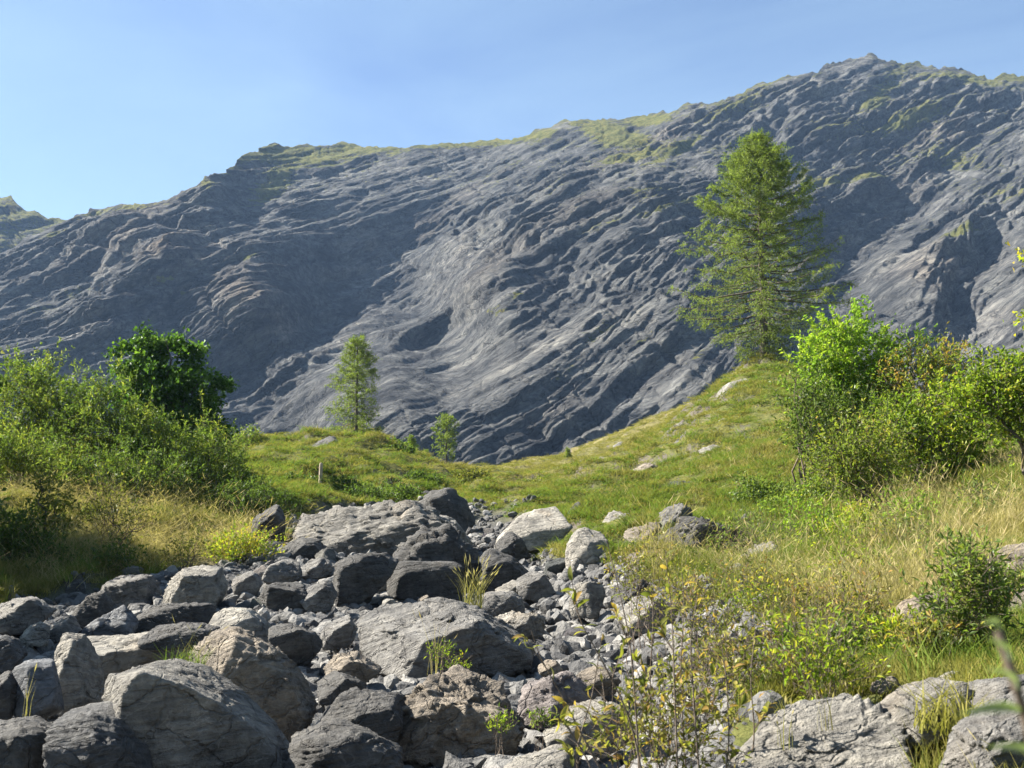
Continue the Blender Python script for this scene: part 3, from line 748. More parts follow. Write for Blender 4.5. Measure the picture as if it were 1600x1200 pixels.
boulder([(637,1098),(655,1062),(690,1046),(760,1050),(815,1080),(822,1110),(805,1155),(790,1195),(700,1225),(648,1190),(638,1135)], 9.0, 'rough brown-grey boulder with pitted sunlit front below the largest boulder',
        nose=(690,1085), fronts=((-.35,-.85,.35),(.2,-.35,.9)), dep=.7, tone='brown', sub=6, rough=.11, sharp=14, strata=.03, short='the rough brown boulder')
boulder([(812,1090),(840,1062),(880,1050),(930,1060),(938,1092),(895,1115),(862,1138),(815,1132)], 10.2, 'purplish-grey boulder touching the right side of the rough brown boulder', nose=(862,1085), fronts=((-.5,-.75,.4),(.35,-.75,.55)), tone='purple', rough=.07, short='the purplish boulder')
boulder([(498,1125),(530,1086),(555,1079),(620,1085),(634,1112),(615,1170),(530,1170)], 9.5, 'dark boulder with a flat triangular lit top above the layered slab', nose=(560,1108), fronts=((-.1,-.45,.88),(.1,-.98,-.1)), dep=.8, tone='dark', sharp=24, strata=.02, short='the triangular-topped dark boulder')
boulder([(432,1168),(490,1142),(540,1137),(590,1155),(628,1182),(625,1225),(450,1225)], 7.9, 'black thinly layered slab with bright edges at the bottom of the stream bed', nose=(520,1160), fronts=((0,-.62,.78),), tone='dark', strata=.12, tilt=(-.12,.1), short='the black layered slab')
boulder([(498,1040),(520,1022),(560,1029),(592,1048),(575,1066),(520,1062)], 11.4, 'rusty brown stone with a bright knobbly top', nose=(540,1040), fronts=(TL,R_), tone='brown', rough=.09, short='the rusty brown stone')
boulder([(490,1068),(510,1052),(560,1052),(572,1078),(545,1095),(503,1098)], 10.6, 'dark block under the rusty brown stone', tone='dark', short='the dark block')
boulder([(598,884),(620,877),(710,878),(724,886),(722,945),(650,940),(604,930)], 21.6, 'dark upright slab with a thin bright top edge behind the largest boulder', nose=(660,882), fronts=((.12,-.985,-.1),), dep=.35, nose_f=.9, tone='dark', sharp=34, rough=.02, strata=.01, short='the dark upright slab')
boulder([(513,935),(525,882),(550,867),(600,865),(624,879),(605,905),(580,935),(545,955)], 22.6, 'arched dark boulder left of the upright slab', nose=(560,880), fronts=((-.3,-.6,.75),(.25,-.95,-.1)), tone='dark', short='the arched dark boulder')
boulder([(543,910),(570,888),(600,897),(610,915),(590,932),(550,930)], 20, 'bright pale ridged rock in front of the arched dark boulder', tone='white', rough=.09, short='the bright ridged rock')
boulder([(597,938),(605,935),(618,937),(619,948),(598,949)], 15.2, 'small pale brick-shaped stone on the back of the largest boulder', sits=False, sub=4, tone='pale', sharp=30, rough=.02, strata=0)
boulder([(655,936),(662,928),(670,929),(672,940),(658,942)], 14.9, 'small brown stone on top of the largest boulder', sits=False, sub=4, tone='brown')
boulder([(643,795),(680,766),(705,763),(725,780),(742,818),(725,835),(690,825),(650,810)], 33, 'big dark rounded boulder standing behind the bedrock ledge', nose=(700,772), fronts=((.3,-.93,.2),(-.3,-.2,.9)), tone='dark', strata=.015, short='the dark rounded boulder')
boulder([(772,862),(776,840),(820,800),(870,790),(890,795),(896,818),(865,856),(820,868)], 31, 'large pale smooth-faced boulder wedged below the grassy bank', nose=(830,830), fronts=((-.3,-.88,.4),(-.1,-.5,.85)), dep=.6, tone='white', strata=.012, rough=.025, sharp=22, sub=6, short='the smooth pale boulder')
boulder([(872,892),(885,850),(920,816),(945,811),(957,840),(952,885),(930,912),(890,908)], 23, 'whitish boulder leaning on the foot of the grassy slope', nose=(915,850), fronts=((-.45,-.85,.3),(.1,-.5,.85)), dep=.6, tone='white', strata=.02, rough=.045, sub=6, short='the whitish leaning boulder')
boulder([(435,868),(480,806),(540,796),(640,789),(700,803),(735,850),(725,885),(600,885),(500,878)], 29.5, 'broad pale bedrock ledge crossing the stream bed below the green mound', nose=(600,830), fronts=((-.18,-.52,.84),(-.1,-.8,.55)), dep=.62, tone='light', sub=6, rough=.07, strata=.03, tilt=(-.2,.3), name='bedrock_ledge', cat='rock ledge', short='the bedrock ledge', topback=.1)
boulder([(612,885),(628,840),(655,826),(690,820),(725,848),(765,900),(785,940),(720,930)], 25.2, 'dark rough rock nose in front of the bedrock ledge', nose=(660,835), fronts=((.35,-.92,.15),(-.3,-.6,.75)), tone='dark', rough=.11, sub=6, short='the dark rock nose')
boulder([(735,878),(765,858),(800,872),(832,905),(810,935),(755,925)], 24.4, 'dark sloping rock between the dark rock nose and the whitish boulder', nose=(775,870), fronts=((-.2,-.5,.85),(.3,-.9,.1)), tone='dark', short='the dark sloping rock')
boulder([(770,850),(785,828),(815,842),(830,870),(800,885)], 28, 'black rock under the left end of the smooth pale boulder', tone='dark', rough=.09)
boulder([(805,905),(825,890),(850,898),(872,925),(840,940),(812,932)], 20.5, 'grooved grey rock below the grassy tongue', tone='mid', strata=.09, tilt=(.9,.1), short='the grooved rock')
boulder([(886,945),(900,912),(935,904),(948,930),(932,962),(893,962)], 17.8, 'wedge-shaped rock with pale left face and dark right side by the saplings', nose=(915,915), fronts=((-.75,-.6,.2),(.7,-.7,.1)), tone='pale', short='the wedge-shaped rock')
boulder([(733,948),(760,926),(800,928),(832,952),(800,972),(745,968)], 17.2, 'grey rock with a shaded right side behind the largest boulder', nose=(775,935), fronts=(TL,R_), short='the shaded-sided rock')
boulder([(755,972),(800,955),(850,964),(852,990),(800,995)], 15.2, 'knobbly pale slab on the right shoulder of the largest boulder', tone='pale', rough=.1, short='the knobbly pale slab')
boulder([(770,915),(800,905),(832,915),(830,935),(780,935)], 19, 'small yellowish rock under the grooved rock', tone='pale', rough=.08)
boulder([(868,1155),(890,1108),(940,1096),(985,1105),(995,1155),(930,1180)], 8.8, 'rounded pale rock among the bare sapling stems', nose=(930,1110), fronts=(TL,R_), tone='pale', short='the rounded rock among saplings')
boulder([(765,1205),(830,1182),(890,1171),(908,1198),(905,1240),(768,1240)], 7.5, 'pale streaked slab at the bottom beside the rough brown boulder', nose=(840,1195), fronts=((-.1,-.6,.8),), tone='pale', strata=.05, short='the pale streaked slab')
boulder([(890,1075),(905,1050),(940,1040),(965,1060),(955,1085),(910,1092)], 10.9, 'yellow-grey rock behind the purplish boulder', tone='brown', short='the yellow-grey rock')
boulder([(840,1045),(852,1030),(876,1034),(880,1052),(850,1058)], 11.8, 'pale brown cube-like stone behind the purplish boulder', sub=4, tone='brown')
boulder([(846,1140),(865,1128),(888,1135),(890,1160),(855,1168)], 9.3, 'pale wedge stone below the purplish boulder', sub=4, tone='white')
boulder([(965,960),(990,935),(1030,930),(1060,960),(1040,990),(980,990)], 15.2, 'pale rock half hidden behind sapling leaves at the foot of the slope', tone='pale', short='the rock behind the sapling leaves')
boulder([(410,908),(418,884),(440,875),(470,881),(472,905),(440,918)], 22, 'grey block with a shaded front at the back of the rubble', nose=(450,882), fronts=(T_,FR), tone='mid', short='the shaded grey block')
boulder([(462,897),(480,876),(515,872),(524,897),(490,908)], 22.6, 'pair-topped grey rock left of the arched dark boulder', rough=.1, short='the pair-topped rock')
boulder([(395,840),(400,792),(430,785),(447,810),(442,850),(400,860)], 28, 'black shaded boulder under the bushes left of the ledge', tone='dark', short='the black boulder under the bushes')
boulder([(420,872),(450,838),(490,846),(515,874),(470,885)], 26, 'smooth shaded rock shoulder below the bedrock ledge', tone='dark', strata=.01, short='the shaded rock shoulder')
boulder([(360,905),(375,885),(398,886),(408,915),(395,935),(368,928)], 18.6, 'upright grey rock right of the squared pale boulder', tone='mid', short='the upright grey rock')
boulder([(400,935),(420,908),(475,920),(490,945),(470,955),(420,945)], 17.5, 'long dark flake leaning down to the right', nose=(430,915), fronts=(T_,FR), tone='dark', short='the long dark flake')
boulder([(470,935),(485,912),(510,905),(525,935),(515,955),(480,952)], 17.8, 'blocky rock with one white facet near the arched dark boulder', tone='mid', sharp=26, short='the blocky rock')
boulder([(420,985),(445,975),(490,985),(500,1015),(480,1040),(425,1030)], 12.6, 'dark-fronted rock right of the round-topped boulder', nose=(460,985), fronts=(T_,UN), tone='dark', short='the dark-fronted rock')
boulder([(500,995),(515,965),(550,955),(560,985),(545,1010),(510,1012)], 14.6, 'grey rock against the left end of the largest boulder', tone='mid', short='the rock at the left end of the largest boulder')
# right bank
boulder([(1120,1300),(1150,1190),(1200,1148),(1265,1112),(1345,1094),(1378,1108),(1425,1140),(1440,1300)], 5.6, 'broad tilted slab with fine parallel cracks at the bottom right', nose=(1265,1218), fronts=((-.22,-.50,.84),), dep=.8, tone='light', sub=6, sharp=26, strata=.07, rough=.035, tilt=(-.55,.3), topback=0, name='rock_slab', cat='rock slab', short='the broad cracked slab')
boulder([(1378,1130),(1430,1082),(1500,1060),(1524,1075),(1505,1115),(1405,1158)], 6.3, 'narrow grey slab stepping up behind the broad cracked slab', nose=(1440,1095), fronts=((-.25,-.6,.75),), tone='pale', strata=.05, tilt=(-.4,.2), name='rock_slab', cat='rock slab', short='the narrow grey slab')
boulder([(1452,1068),(1490,1049),(1505,1050),(1504,1068),(1470,1078)], 6.6, 'thin white flake lying on the narrow grey slab', sub=4, dep=.5, tone='white', sharp=30, rough=.02, name='rock_flake', cat='rock')
boulder([(1475,1240),(1500,1142),(1560,1110),(1610,1085),(1680,1090),(1680,1250)], 4.7, 'layered outcrop with a dark cleft filling the bottom right corner', nose=(1550,1140), fronts=((-.3,-.7,.65),(.2,-.9,.3)), tone='mid', sub=6, rough=.06, strata=.06, tilt=(-1.0,.2), name='rock_outcrop', cat='rock', short='the corner outcrop')
boulder([(1508,1105),(1545,1066),(1600,1050),(1660,1060),(1660,1115),(1530,1125)], 5.7, 'grey rock above the corner outcrop behind the blurred leaves', tone='mid', nose=(1570,1075), fronts=((-.3,-.75,.6),), short='the rock behind the blurred leaves')
boulder([(1360,1080),(1372,1058),(1400,1058),(1408,1075),(1395,1092)], 7.2, 'brownish stone in grass above the broad cracked slab', sub=4, tone='brown')
boulder([(1532,890),(1565,860),(1610,846),(1670,865),(1670,905),(1585,925)], 11.5, 'large flat-topped boulder in tall dry grass at the right edge', nose=(1575,880), fronts=((-.2,-.5,.85),(.1,-.97,.1)), tone='brown', tilt=(-.3,.2), strata=.04, short='the flat-topped boulder in dry grass')
boulder([(1572,945),(1600,912),(1660,920),(1660,970),(1585,965)], 10.4, 'brown-grey rock below the flat-topped boulder at the right edge', tone='brown', short='the rock under the flat-topped boulder')
boulder([(1380,1000),(1410,948),(1450,928),(1487,925),(1484,955),(1440,1002)], 9.8, 'weathered flat rock sunk in the grass of the right slope', nose=(1430,960), fronts=((-.3,-.65,.7),), dep=.5, tone='brown', strata=.02, short='the sunken flat rock')
boulder([(1120,622),(1135,600),(1165,590),(1182,601),(1165,616),(1132,627)], 60.5, 'white rounded boulder on the shoulder of the knoll below the tall larch', nose=(1150,603), fronts=(FL,T_), tone='pale', strata=.01, rough=.02, short='the white boulder below the larch')
boulder([(1092,690),(1125,657),(1148,650),(1152,663),(1120,692)], 52, 'slanted shelf of rock breaking the upper grassy slope', nose=(1125,668), fronts=((-.1,-.45,.88),(.2,-.97,-.1)), dep=.6, tone='pale', strata=.06, tilt=(-.6,.1), name='rock_outcrop', cat='rock')
boulder([(1026,697),(1045,672),(1070,656),(1077,664),(1048,696)], 56, 'pale broken rock strip along the left edge of the knoll', tone='pale', rough=.12, name='rock_outcrop', cat='rock')
boulder([(1034,862),(1060,818),(1120,785),(1142,790),(1125,822),(1172,832),(1165,868),(1090,890)], 24, 'dark layered outcrop sticking out of the grassy slope', nose=(1090,825), fronts=((-.4,-.6,.7),(.3,-.94,.0)), dep=.5, tone='dark', sub=6, rough=.13, strata=.12, tilt=(-.6,.2), name='rock_outcrop', cat='rock', short='the dark layered outcrop', topback=.9)
boulder([(1028,838),(1036,800),(1060,782),(1080,788),(1078,815),(1050,845)], 27, 'small shelf of layered rock above the dark outcrop', tone='mid', rough=.1, strata=.08, name='rock_outcrop', cat='rock')
boulder([(976,800),(990,775),(1008,772),(1012,795),(990,805)], 31, 'bare crumbly rock patch in the green slope above the whitish boulder', tone='brown', rough=.12, name='rock_outcrop', cat='rock')
boulder([(955,705),(962,690),(975,687),(983,702),(970,708)], 112, 'lone grey rock on the far straw-coloured slope', sub=4, tone='mid')
boulder([(918,745),(926,738),(938,739),(941,748)], 80, 'flat pale stone in the far meadow', sub=4, tone='pale')
boulder([(845,752),(855,744),(866,746),(868,756)], 66, 'low pale stone near the head of the stream', sub=4, tone='pale')
boulder([(1048,740),(1055,730),(1064,732),(1066,741)], 42, 'small pale stone sticking out of the middle of the green slope', sub=4, tone='pale')
boulder([(1537,745),(1550,716),(1574,711),(1588,732),(1580,752)], 23.5, 'round brown boulder in dry grass under the right shrub', tone='brown', strata=.01, short='the round brown boulder')
boulder([(1586,752),(1597,726),(1640,715),(1650,752)], 22.6, 'dark rock at the right edge beside the round brown boulder', tone='dark')
boulder([(474,706),(505,683),(520,683),(534,694),(525,710)], 61, 'dark rock poking out of the top of the green mound', tone='dark', rough=.08, name='rock_outcrop', cat='rock')
boulder([(880,815),(900,786),(915,782),(912,800),(895,822)], 30.5, 'dark earthy rock overhanging the smooth pale boulder', tone='dark', rough=.12)
for k_, (px_, py_, w_, h_, Y_, lab_) in enumerate([(1078,690,34,16,54,'low crumbly shelf of rock high on the left flank of the knoll'),(1115,705,26,12,49,'small dark ledge in the turf below the slanted shelf of rock'),(1012,735,22,12,48,'half-buried stone at the foot of the knoll flank'),(1065,765,30,14,37,'flat half-buried ledge in the middle of the green slope'),
    (940,790,34,18,34,'earthy rock step at the lower edge of the green slope'),(965,815,30,20,28,'rough rock step above the whitish leaning boulder'),(1005,835,34,22,25,'broken rock step between the whitish boulder and the dark outcrop'),(1180,690,24,10,42,'flat stone sunk in the turf under the tall larch'),(1120,745,24,10,38,'pale sunken stone left of the low dark-leaved bush'),
    (1195,870,40,20,19,'grey sunken rock under the shrub with arching stems'),(1010,880,40,26,21,'mossy rock below the broken rock step'),(985,925,44,26,17.5,'weathered rock at the edge of the rusty weeds'),(1090,915,36,18,16.5,'flat stone showing through the straw-green weeds'),(1070,1005,40,24,12.5,'cracked rock at the top of the bank behind the saplings'),(1125,1010,30,18,11.8,'pale stone among brownish weeds on the bank'),(1250,985,34,18,10.6,'flat grey stone in grass under the olive weed bush'),
    (350,735,20,10,44,'grey stone in the turf left of the wooden post'),(590,745,22,9,50,'pale stone in the turf at the middle of the mound'),(450,745,20,8,47,'low stone ledge left of the wooden post'),(690,770,22,9,46,'dark stone in the turf behind the dark rounded boulder')]):
    rn_ = np.random.default_rng(900 + k_)
    w_ *= 1.55; h_ *= 1.75
    pl_ = [(px_ + w_ * .6 * math.cos(a_) * rn_.uniform(.75, 1.15), py_ - h_ * .6 * math.sin(a_) * rn_.uniform(.7, 1.15)) for a_ in np.linspace(0, 6.283, 9)[:-1]]
    boulder(pl_, Y_, lab_, tone=('mid', 'pale', 'brown', 'dark')[k_ % 4], rough=.12, strata=.08, tilt=(-.5, .2), name='rock_outcrop', cat='rock', sub=4)
boulder([(1158,890),(1170,880),(1182,884),(1184,896),(1165,900)], 17.5, 'small pale stone in fresh green grass below the arching stems', sub=4, tone='pale')
boulder([(1185,985),(1200,965),(1215,968),(1218,985),(1200,995)], 11.0, 'small pale rock among yellow leaves on the right bank', sub=4, tone='pale')

def in_rock(x, y, pad=0.9):
    for c, r, _ in ROCKS:
        if (x - c[0]) ** 2 + (y - c[1]) ** 2 < (r * pad) ** 2: return True
    return False

# loose stones: each its own object, shapes shared
PROTO = []; PSHAPE = []
for k in range(16):
    rn = np.random.default_rng(100 + k)
    sc = (1, rn.uniform(.55, .95), rn.uniform(.26, .68))
    pl = []
    for _ in range(13):
        n = rn.normal(size=3); n /= np.linalg.norm(n)
        pl.append((n, float(np.linalg.norm(n * np.array(sc)) * rn.uniform(.68, .95))))
    for ax_ in range(3):
        for sg in (-1, 1): pl.append((tuple(sg if j == ax_ else 0 for j in range(3)), sc[ax_] * rn.uniform(.8, 1)))
    v, f = plane_rock(pl, sc, 4, k * 1.7, 34, .06, .04, (rn.uniform(-.6, .6), .2))
    me = mesh_np('stone', v, f, True); me.materials.append(M_ROCK); PROTO.append(me); PSHAPE.append('flat' if sc[2] < .45 else ('long' if sc[1] < .7 else 'chunky'))
KEYR = list(ROCKS)
def scatter_stones(n):
    made = 0; rn = np.random.default_rng(21); named = set()
    spots = []
    tries = 0
    while made < n and tries < 60000:
        tries += 1
        py = rn.uniform(868, 1200) if rn.random() < .85 else rn.uniform(800, 870)
        px = rn.uniform(-20, 1120)
        Y = float(np.interp(py, [790, 820, 868, 905, 930, 965, 1000, 1050, 1125, 1230], [45, 33, 26, 22, 20, 16.7, 14.5, 12, 9.4, 6.9]))
        q = P(px, py, Y)
        if float(bed_mask(np.array([q[0]]), np.array([q[1]]))[0]) < .6: continue
        wpx = min(60, 11 * (1 + rn.pareto(1.7)))
        r = wpx / F * Y / 2
        if in_rock(q[0], q[1], .62): continue
        if any((q[0] - a) ** 2 + (q[1] - b) ** 2 < (.62 * (r + c)) ** 2 for a, b, c in spots): continue
        spots.append((q[0], q[1], r)); made += 1
        z = gz(q[0], q[1])
        tone, word = ((1.55, 1.5, 1.42), 'pale') if rn.random() < .33 else (((.62, .62, .65), 'dark') if rn.random() < .35 else ((1, .98, .95), 'grey'))
        size = 'tiny' if wpx < 14 else ('small' if wpx < 20 else ('mid-sized' if wpx < 32 else 'stout'))
        pk = int(rn.integers(16)); shp = PSHAPE[pk]
        for near in sorted(KEYR, key=lambda t: (t[0][0] - q[0]) ** 2 + (t[0][1] - q[1]) ** 2)[:6]:
            ph = near[2] if near[2].startswith('the ') else 'the ' + near[2]
            ph = ' '.join(ph.split()[:9])
            dx, dy = q[0] - near[0][0], q[1] - near[0][1]
            rel = ('right of' if dx > 0 else 'left of') if abs(dx) > abs(dy) else ('behind' if dy > 0 else 'in front of')
            if (size, shp, word, rel, ph) not in named: break
        named.add((size, shp, word, rel, ph))
        o = link('stone', PROTO[pk], None, loc=(q[0], q[1], z + r * rn.uniform(.05, .35)),
                 label=f'{size} {shp} {word} stone {rel} {ph}', cat='stone', group=f'stones around {ph}')
        o.rotation_euler = (rn.normal(0, .42), rn.normal(0, .42), rn.uniform(0, 6.28))
        s = r * rn.uniform(.9, 1.15); o.scale = (s, s, s * rn.uniform(.8, 1.15))
        o.color = (*[c * rn.uniform(.9, 1.1) for c in tone], 1)
scatter_stones(290)

# ------------------------------------------------------------------ scattered stuff (gravel, grass) with geometry nodes
def scatter(name, protos, pos, rot, scl, idx, kind='stuff'):
    """One stuff object whose points carry copies of the prototype meshes."""
    coll = bpy.data.collections.new(name + '_kinds')
    for i, me in enumerate(protos):
        coll.objects.link(bpy.data.objects.new(f'{name}_kind_{i:02d}', me))
    me = bpy.data.meshes.new(name)
    me.vertices.add(len(pos)); me.vertices.foreach_set('co', np.ascontiguousarray(pos, np.float32).ravel())
    for an, typ, arr, key in (('rot', 'FLOAT_VECTOR', rot, 'vector'), ('scl', 'FLOAT_VECTOR', scl, 'vector')):
        a = me.attributes.new(an, typ, 'POINT'); a.data.foreach_set(key, np.ascontiguousarray(arr, np.float32).ravel())
    a = me.attributes.new('idx', 'INT', 'POINT'); a.data.foreach_set('value', np.ascontiguousarray(idx, np.int32))
    o = link(name, me, None, kind=kind)
    ng = bpy.data.node_groups.new(name, 'GeometryNodeTree')
    ng.interface.new_socket('Geometry', in_out='INPUT', socket_type='NodeSocketGeometry')
    ng.interface.new_socket('Geometry', in_out='OUTPUT', socket_type='NodeSocketGeometry')
    gi = ng.nodes.new('NodeGroupInput'); go = ng.nodes.new('NodeGroupOutput')
    ci = ng.nodes.new('GeometryNodeCollectionInfo'); ci.inputs['Collection'].default_value = coll
    ci.inputs['Separate Children'].default_value = True; ci.inputs['Reset Children'].default_value = True
    ip = ng.nodes.new('GeometryNodeInstanceOnPoints'); ip.inputs['Pick Instance'].default_value = True
    def na(nm, dt):
        x = ng.nodes.new('GeometryNodeInputNamedAttribute'); x.data_type = dt; x.inputs['Name'].default_value = nm
        return next(s for s in x.outputs if s.enabled and s.name == 'Attribute')
    er = ng.nodes.new('FunctionNodeEulerToRotation')
    L = ng.links.new
    L(gi.outputs[0], ip.inputs['Points']); L(ci.outputs[0], ip.inputs['Instance'])
    L(na('idx', 'INT'), ip.inputs['Instance Index']); L(na('rot', 'FLOAT_VECTOR'), er.inputs[0]); L(er.outputs[0], ip.inputs['Rotation'])
    L(na('scl', 'FLOAT_VECTOR'), ip.inputs['Scale']); L(ip.outputs[0], go.inputs[0])
    md = o.modifiers.new('scatter', 'NODES'); md.node_group = ng
    return o

def build_gravel():
    t = NT('gravel_stone')
    oi = t.n('ShaderNodeObjectInfo'); tc = t.n('ShaderNodeTexCoord')
    c = t.ramp(oi.outputs['Random'], [(0, (.07, .07, .072)), (0.4, (.13, .128, .124)), (0.75, (.21, .205, .195)), (1, (.32, .31, .29))], k=.8)
    nn = t.noise(tc.outputs['Object'], 2.2, 5, .65)
    c = t.mix(0.8, c, t.ramp(nn, [(0.3, (.65, .65, .66)), (0.7, (1.25, 1.24, 1.2))]), 'MULTIPLY')
    t.surf(c, 0.9, t.bump(nn, .6, .15), .3)
    protos = []
    for k in range(12):
        rn = np.random.default_rng(300 + k); sc = (1, rn.uniform(.5, .95), rn.uniform(.22, .65)); pl = []
        for _ in range(11):
            n = rn.normal(size=3); n /= np.linalg.norm(n)
            pl.append((n, float(np.linalg.norm(n * np.array(sc)) * rn.uniform(.65, .95))))
        for ax_ in range(3):
            for sg in (-1, 1): pl.append((tuple(sg if j == ax_ else 0 for j in range(3)), sc[ax_] * rn.uniform(.8, 1)))
        v, f = plane_rock(pl, sc, 2, k * 2.3, 30, .06, .0)
        me = mesh_np('gravel_stone', v, f, False); me.materials.append(t.m); protos.append(me)
    rn = np.random.default_rng(5)
    N = 130000
    Y = np.exp(rn.uniform(math.log(5.2), math.log(60), N)); px = rn.uniform(-150, 1200, N)
    x = (px - 800) / F * Y * .99; y = Y
    b = bed_mask(x, y)
    keep = (rn.random(N) < b * (0.62 + .5 * perlin(x / 1.1, y / 1.1, 3.)) + .02 * (px > 950) * (y < 26))
    x, y = x[keep], y[keep]
    r = 0.018 * (1 + rn.pareto(1.15, len(x))) * np.clip(y / 11, .7, 1.8); r = np.minimum(r, .2)
    z = ground_z(x, y) + r * .2
    s = r[:, None] * rn.uniform(.8, 1.2, (len(x), 3))
    scatter('gravel', protos, np.stack([x, y, z], 1), np.stack([rn.normal(0, .5, len(x)), rn.normal(0, .5, len(x)), rn.uniform(0, 6.28, len(x))], 1), s, rn.integers(0, 12, len(x)))
build_gravel()

def blades_mesh(n, radius, h0, h1, width, lean, mat, seed, head=0.0):
    """A tuft: every blade a bent strip of two quads and a tip; some end in a seed head."""
    rn = np.random.default_rng(seed)
    V = []; Fq = []; T = []
    for i in range(n):
        a = rn.uniform(0, 6.28); rr = radius * math.sqrt(rn.random())
        bx, by = rr * math.cos(a), rr * math.sin(a)
        h = rn.uniform(h0, h1); w = width * rn.uniform(.6, 1.2)
        la = rn.uniform(0, 6.28); ll = lean * h * rn.uniform(.3, 1.3)
        ox, oy = math.cos(la), math.sin(la); sa = rn.uniform(0, 6.28); sx, sy = math.cos(sa) * w / 2, math.sin(sa) * w / 2
        tint = rn.random(); base = len(V)
        for t_, ww in ((0, 1), (.5, .85), (1, .12)):
            cx = bx + ox * ll * t_ ** 2; cyy = by + oy * ll * t_ ** 2; cz = h * t_ * (1 - .12 * t_)
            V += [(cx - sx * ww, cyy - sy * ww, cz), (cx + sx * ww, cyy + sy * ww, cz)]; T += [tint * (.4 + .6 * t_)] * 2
        Fq += [(base, base + 1, base + 3, base + 2), (base + 2, base + 3, base + 5, base + 4)]
        if rn.random() < head:
            b2 = len(V); hl = h * rn.uniform(.14, .22); hw = width * 1.9
            cx, cyy, cz = bx + ox * ll, by + oy * ll, h * .88
            dx, dy = ox * ll * .35, oy * ll * .35
            V += [(cx, cyy, cz), (cx + hw * sx / (w / 2) * .5 + dx * .5, cyy + hw * sy / (w / 2) * .5 + dy * .5, cz + hl * .45), (cx + dx, cyy + dy, cz + hl), (cx - hw * sx / (w / 2) * .5 + dx * .5, cyy - hw * sy / (w / 2) * .5 + dy * .5, cz + hl * .45)]
            T += [.9, 1, 1, 1]; Fq.append((b2, b2 + 1, b2 + 2, b2 + 3))
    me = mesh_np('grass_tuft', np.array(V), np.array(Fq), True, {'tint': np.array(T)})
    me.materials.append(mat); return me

def build_grass():
    rn = np.random.default_rng(9)
    short = [blades_mesh(34, .13, .05, .15, .010, .8, M_GRASS, 400 + k) for k in range(6)]
    lush = [blades_mesh(34, .13, .10, .26, .011, .8, M_LUSH, 420 + k) for k in range(6)]
    dry = [blades_mesh(11 + k, .18, .12, .40 + .06 * k, .0050, .8, M_DRY, 440 + k, .5) for k in range(6)]
    straw = [blades_mesh(34, .13, .06, .17, .010, .8, M_STRAW, 460 + k) for k in range(6)]
    N = 290000
    Y = np.exp(rn.uniform(math.log(4.2), math.log(175), N)); px = rn.uniform(-350, 2050, N)
    x = (px - 800) / F * Y * .99; y = Y
    b = bed_mask(x, y); d = dry_mask(x, y)
    ok = b < rn.uniform(.05, .6, N)
    # keep the rock faces clear
    for c, r, s in KEYR:
        ok &= ((x - c[0]) ** 2 + (y - c[1]) ** 2) > (0.72 * r) ** 2
    patch = fbm(x / 2.0, y / 2.0, 5.5, 3)
    ok &= rn.random(N) < 0.75 + .9 * patch
    ok &= ~((y < 7.0) & (px > 1120) & (px < 1420) & (rn.random(N) < .97))
    ok &= ~((y < 7.2) & (px > 1080) & (rn.random(N) < .7))
    ok &= ~((y < 9.5) & (rn.random(N) < .4))
    x, y, d, patch = x[ok], y[ok], d[ok], patch[ok]
    z = ground_z(x, y) - .015
    n = len(x)
    u = rn.random(n)
    far = np.clip(y / 14, .8, 6)
    pn = fbm(x / 1.3, y / 1.3, 15.5, 3)
    isdry = (u < d * (np.where(x < 0, .8, .17) + .7 * pn)) & (y < 33)
    isstraw = (rn.random(n) < d * .30 + np.where((y < 14) & (x > 0), .30, .08) + .75 * fbm(x / 4.5, y / 4.5, 25.5, 3)) & ~isdry
    islush = (~isdry) & ~isstraw & (u > np.where(y < 13, .84, .64) + .5 * patch + d * .4) & (y < 60)
    rest = ~isdry & ~islush & ~isstraw
    ang = np.stack([rn.normal(0, .12, n), rn.normal(0, .12, n), rn.uniform(0, 6.28, n)], 1)
    for nm, sel, protos in (('meadow_grass', rest, short), ('lush_grass', islush, lush), ('dry_grass', isdry, dry), ('straw_grass', isstraw, straw)):
        m = int(sel.sum()); fr = far[sel]
        sxy = fr ** .75 * rn.uniform(.8, 1.3, m); sz = rn.uniform(.55, 1.3, m) * np.clip(1 + 1.6 * patch[sel], .5, 1.9) * np.where(y[sel] > 33, np.where(y[sel] > 70, 1.3, .9), 1)
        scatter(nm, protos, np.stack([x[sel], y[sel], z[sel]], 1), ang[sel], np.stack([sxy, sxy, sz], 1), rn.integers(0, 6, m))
build_grass()

# ------------------------------------------------------------------ trees and shrubs
def tubes(segs, sides=4):
    """segs: (p0, p1, r0, r1) rows -> prisms."""
    if not len(segs): return np.zeros((0, 3)), np.zeros((0, 4), int)
    A = np.array([s[0] for s in segs], float); B = np.array([s[1] for s in segs], float)
    ra = np.array([s[2] for s in segs]); rb = np.array([s[3] for s in segs])
    d = B - A; d /= np.linalg.norm(d, axis=1)[:, None] + 1e-9
    ref = np.where(np.abs(d[:, 2:3]) > .9, np.array([[1., 0, 0]]), np.array([[0., 0, 1]]))
    u = np.cross(d, ref); u /= np.linalg.norm(u, axis=1)[:, None]; w = np.cross(d, u)
    th = np.arange(sides) / sides * 2 * math.pi
    ring = np.cos(th)[None, :, None] * u[:, None] + np.sin(th)[None, :, None] * w[:, None]
    V = np.concatenate([A[:, None] + ring * ra[:, None, None], B[:, None] + ring * rb[:, None, None]], 1)
    n = len(segs); base = (np.arange(n) * 2 * sides)[:, None]; k = np.arange(sides)[None]
    k2 = (k + 1) % sides
    Fq = np.stack([base + k, base + k2, base + sides + k2, base + sides + k], -1).reshape(-1, 4)
    return V.reshape(-1, 3), Fq

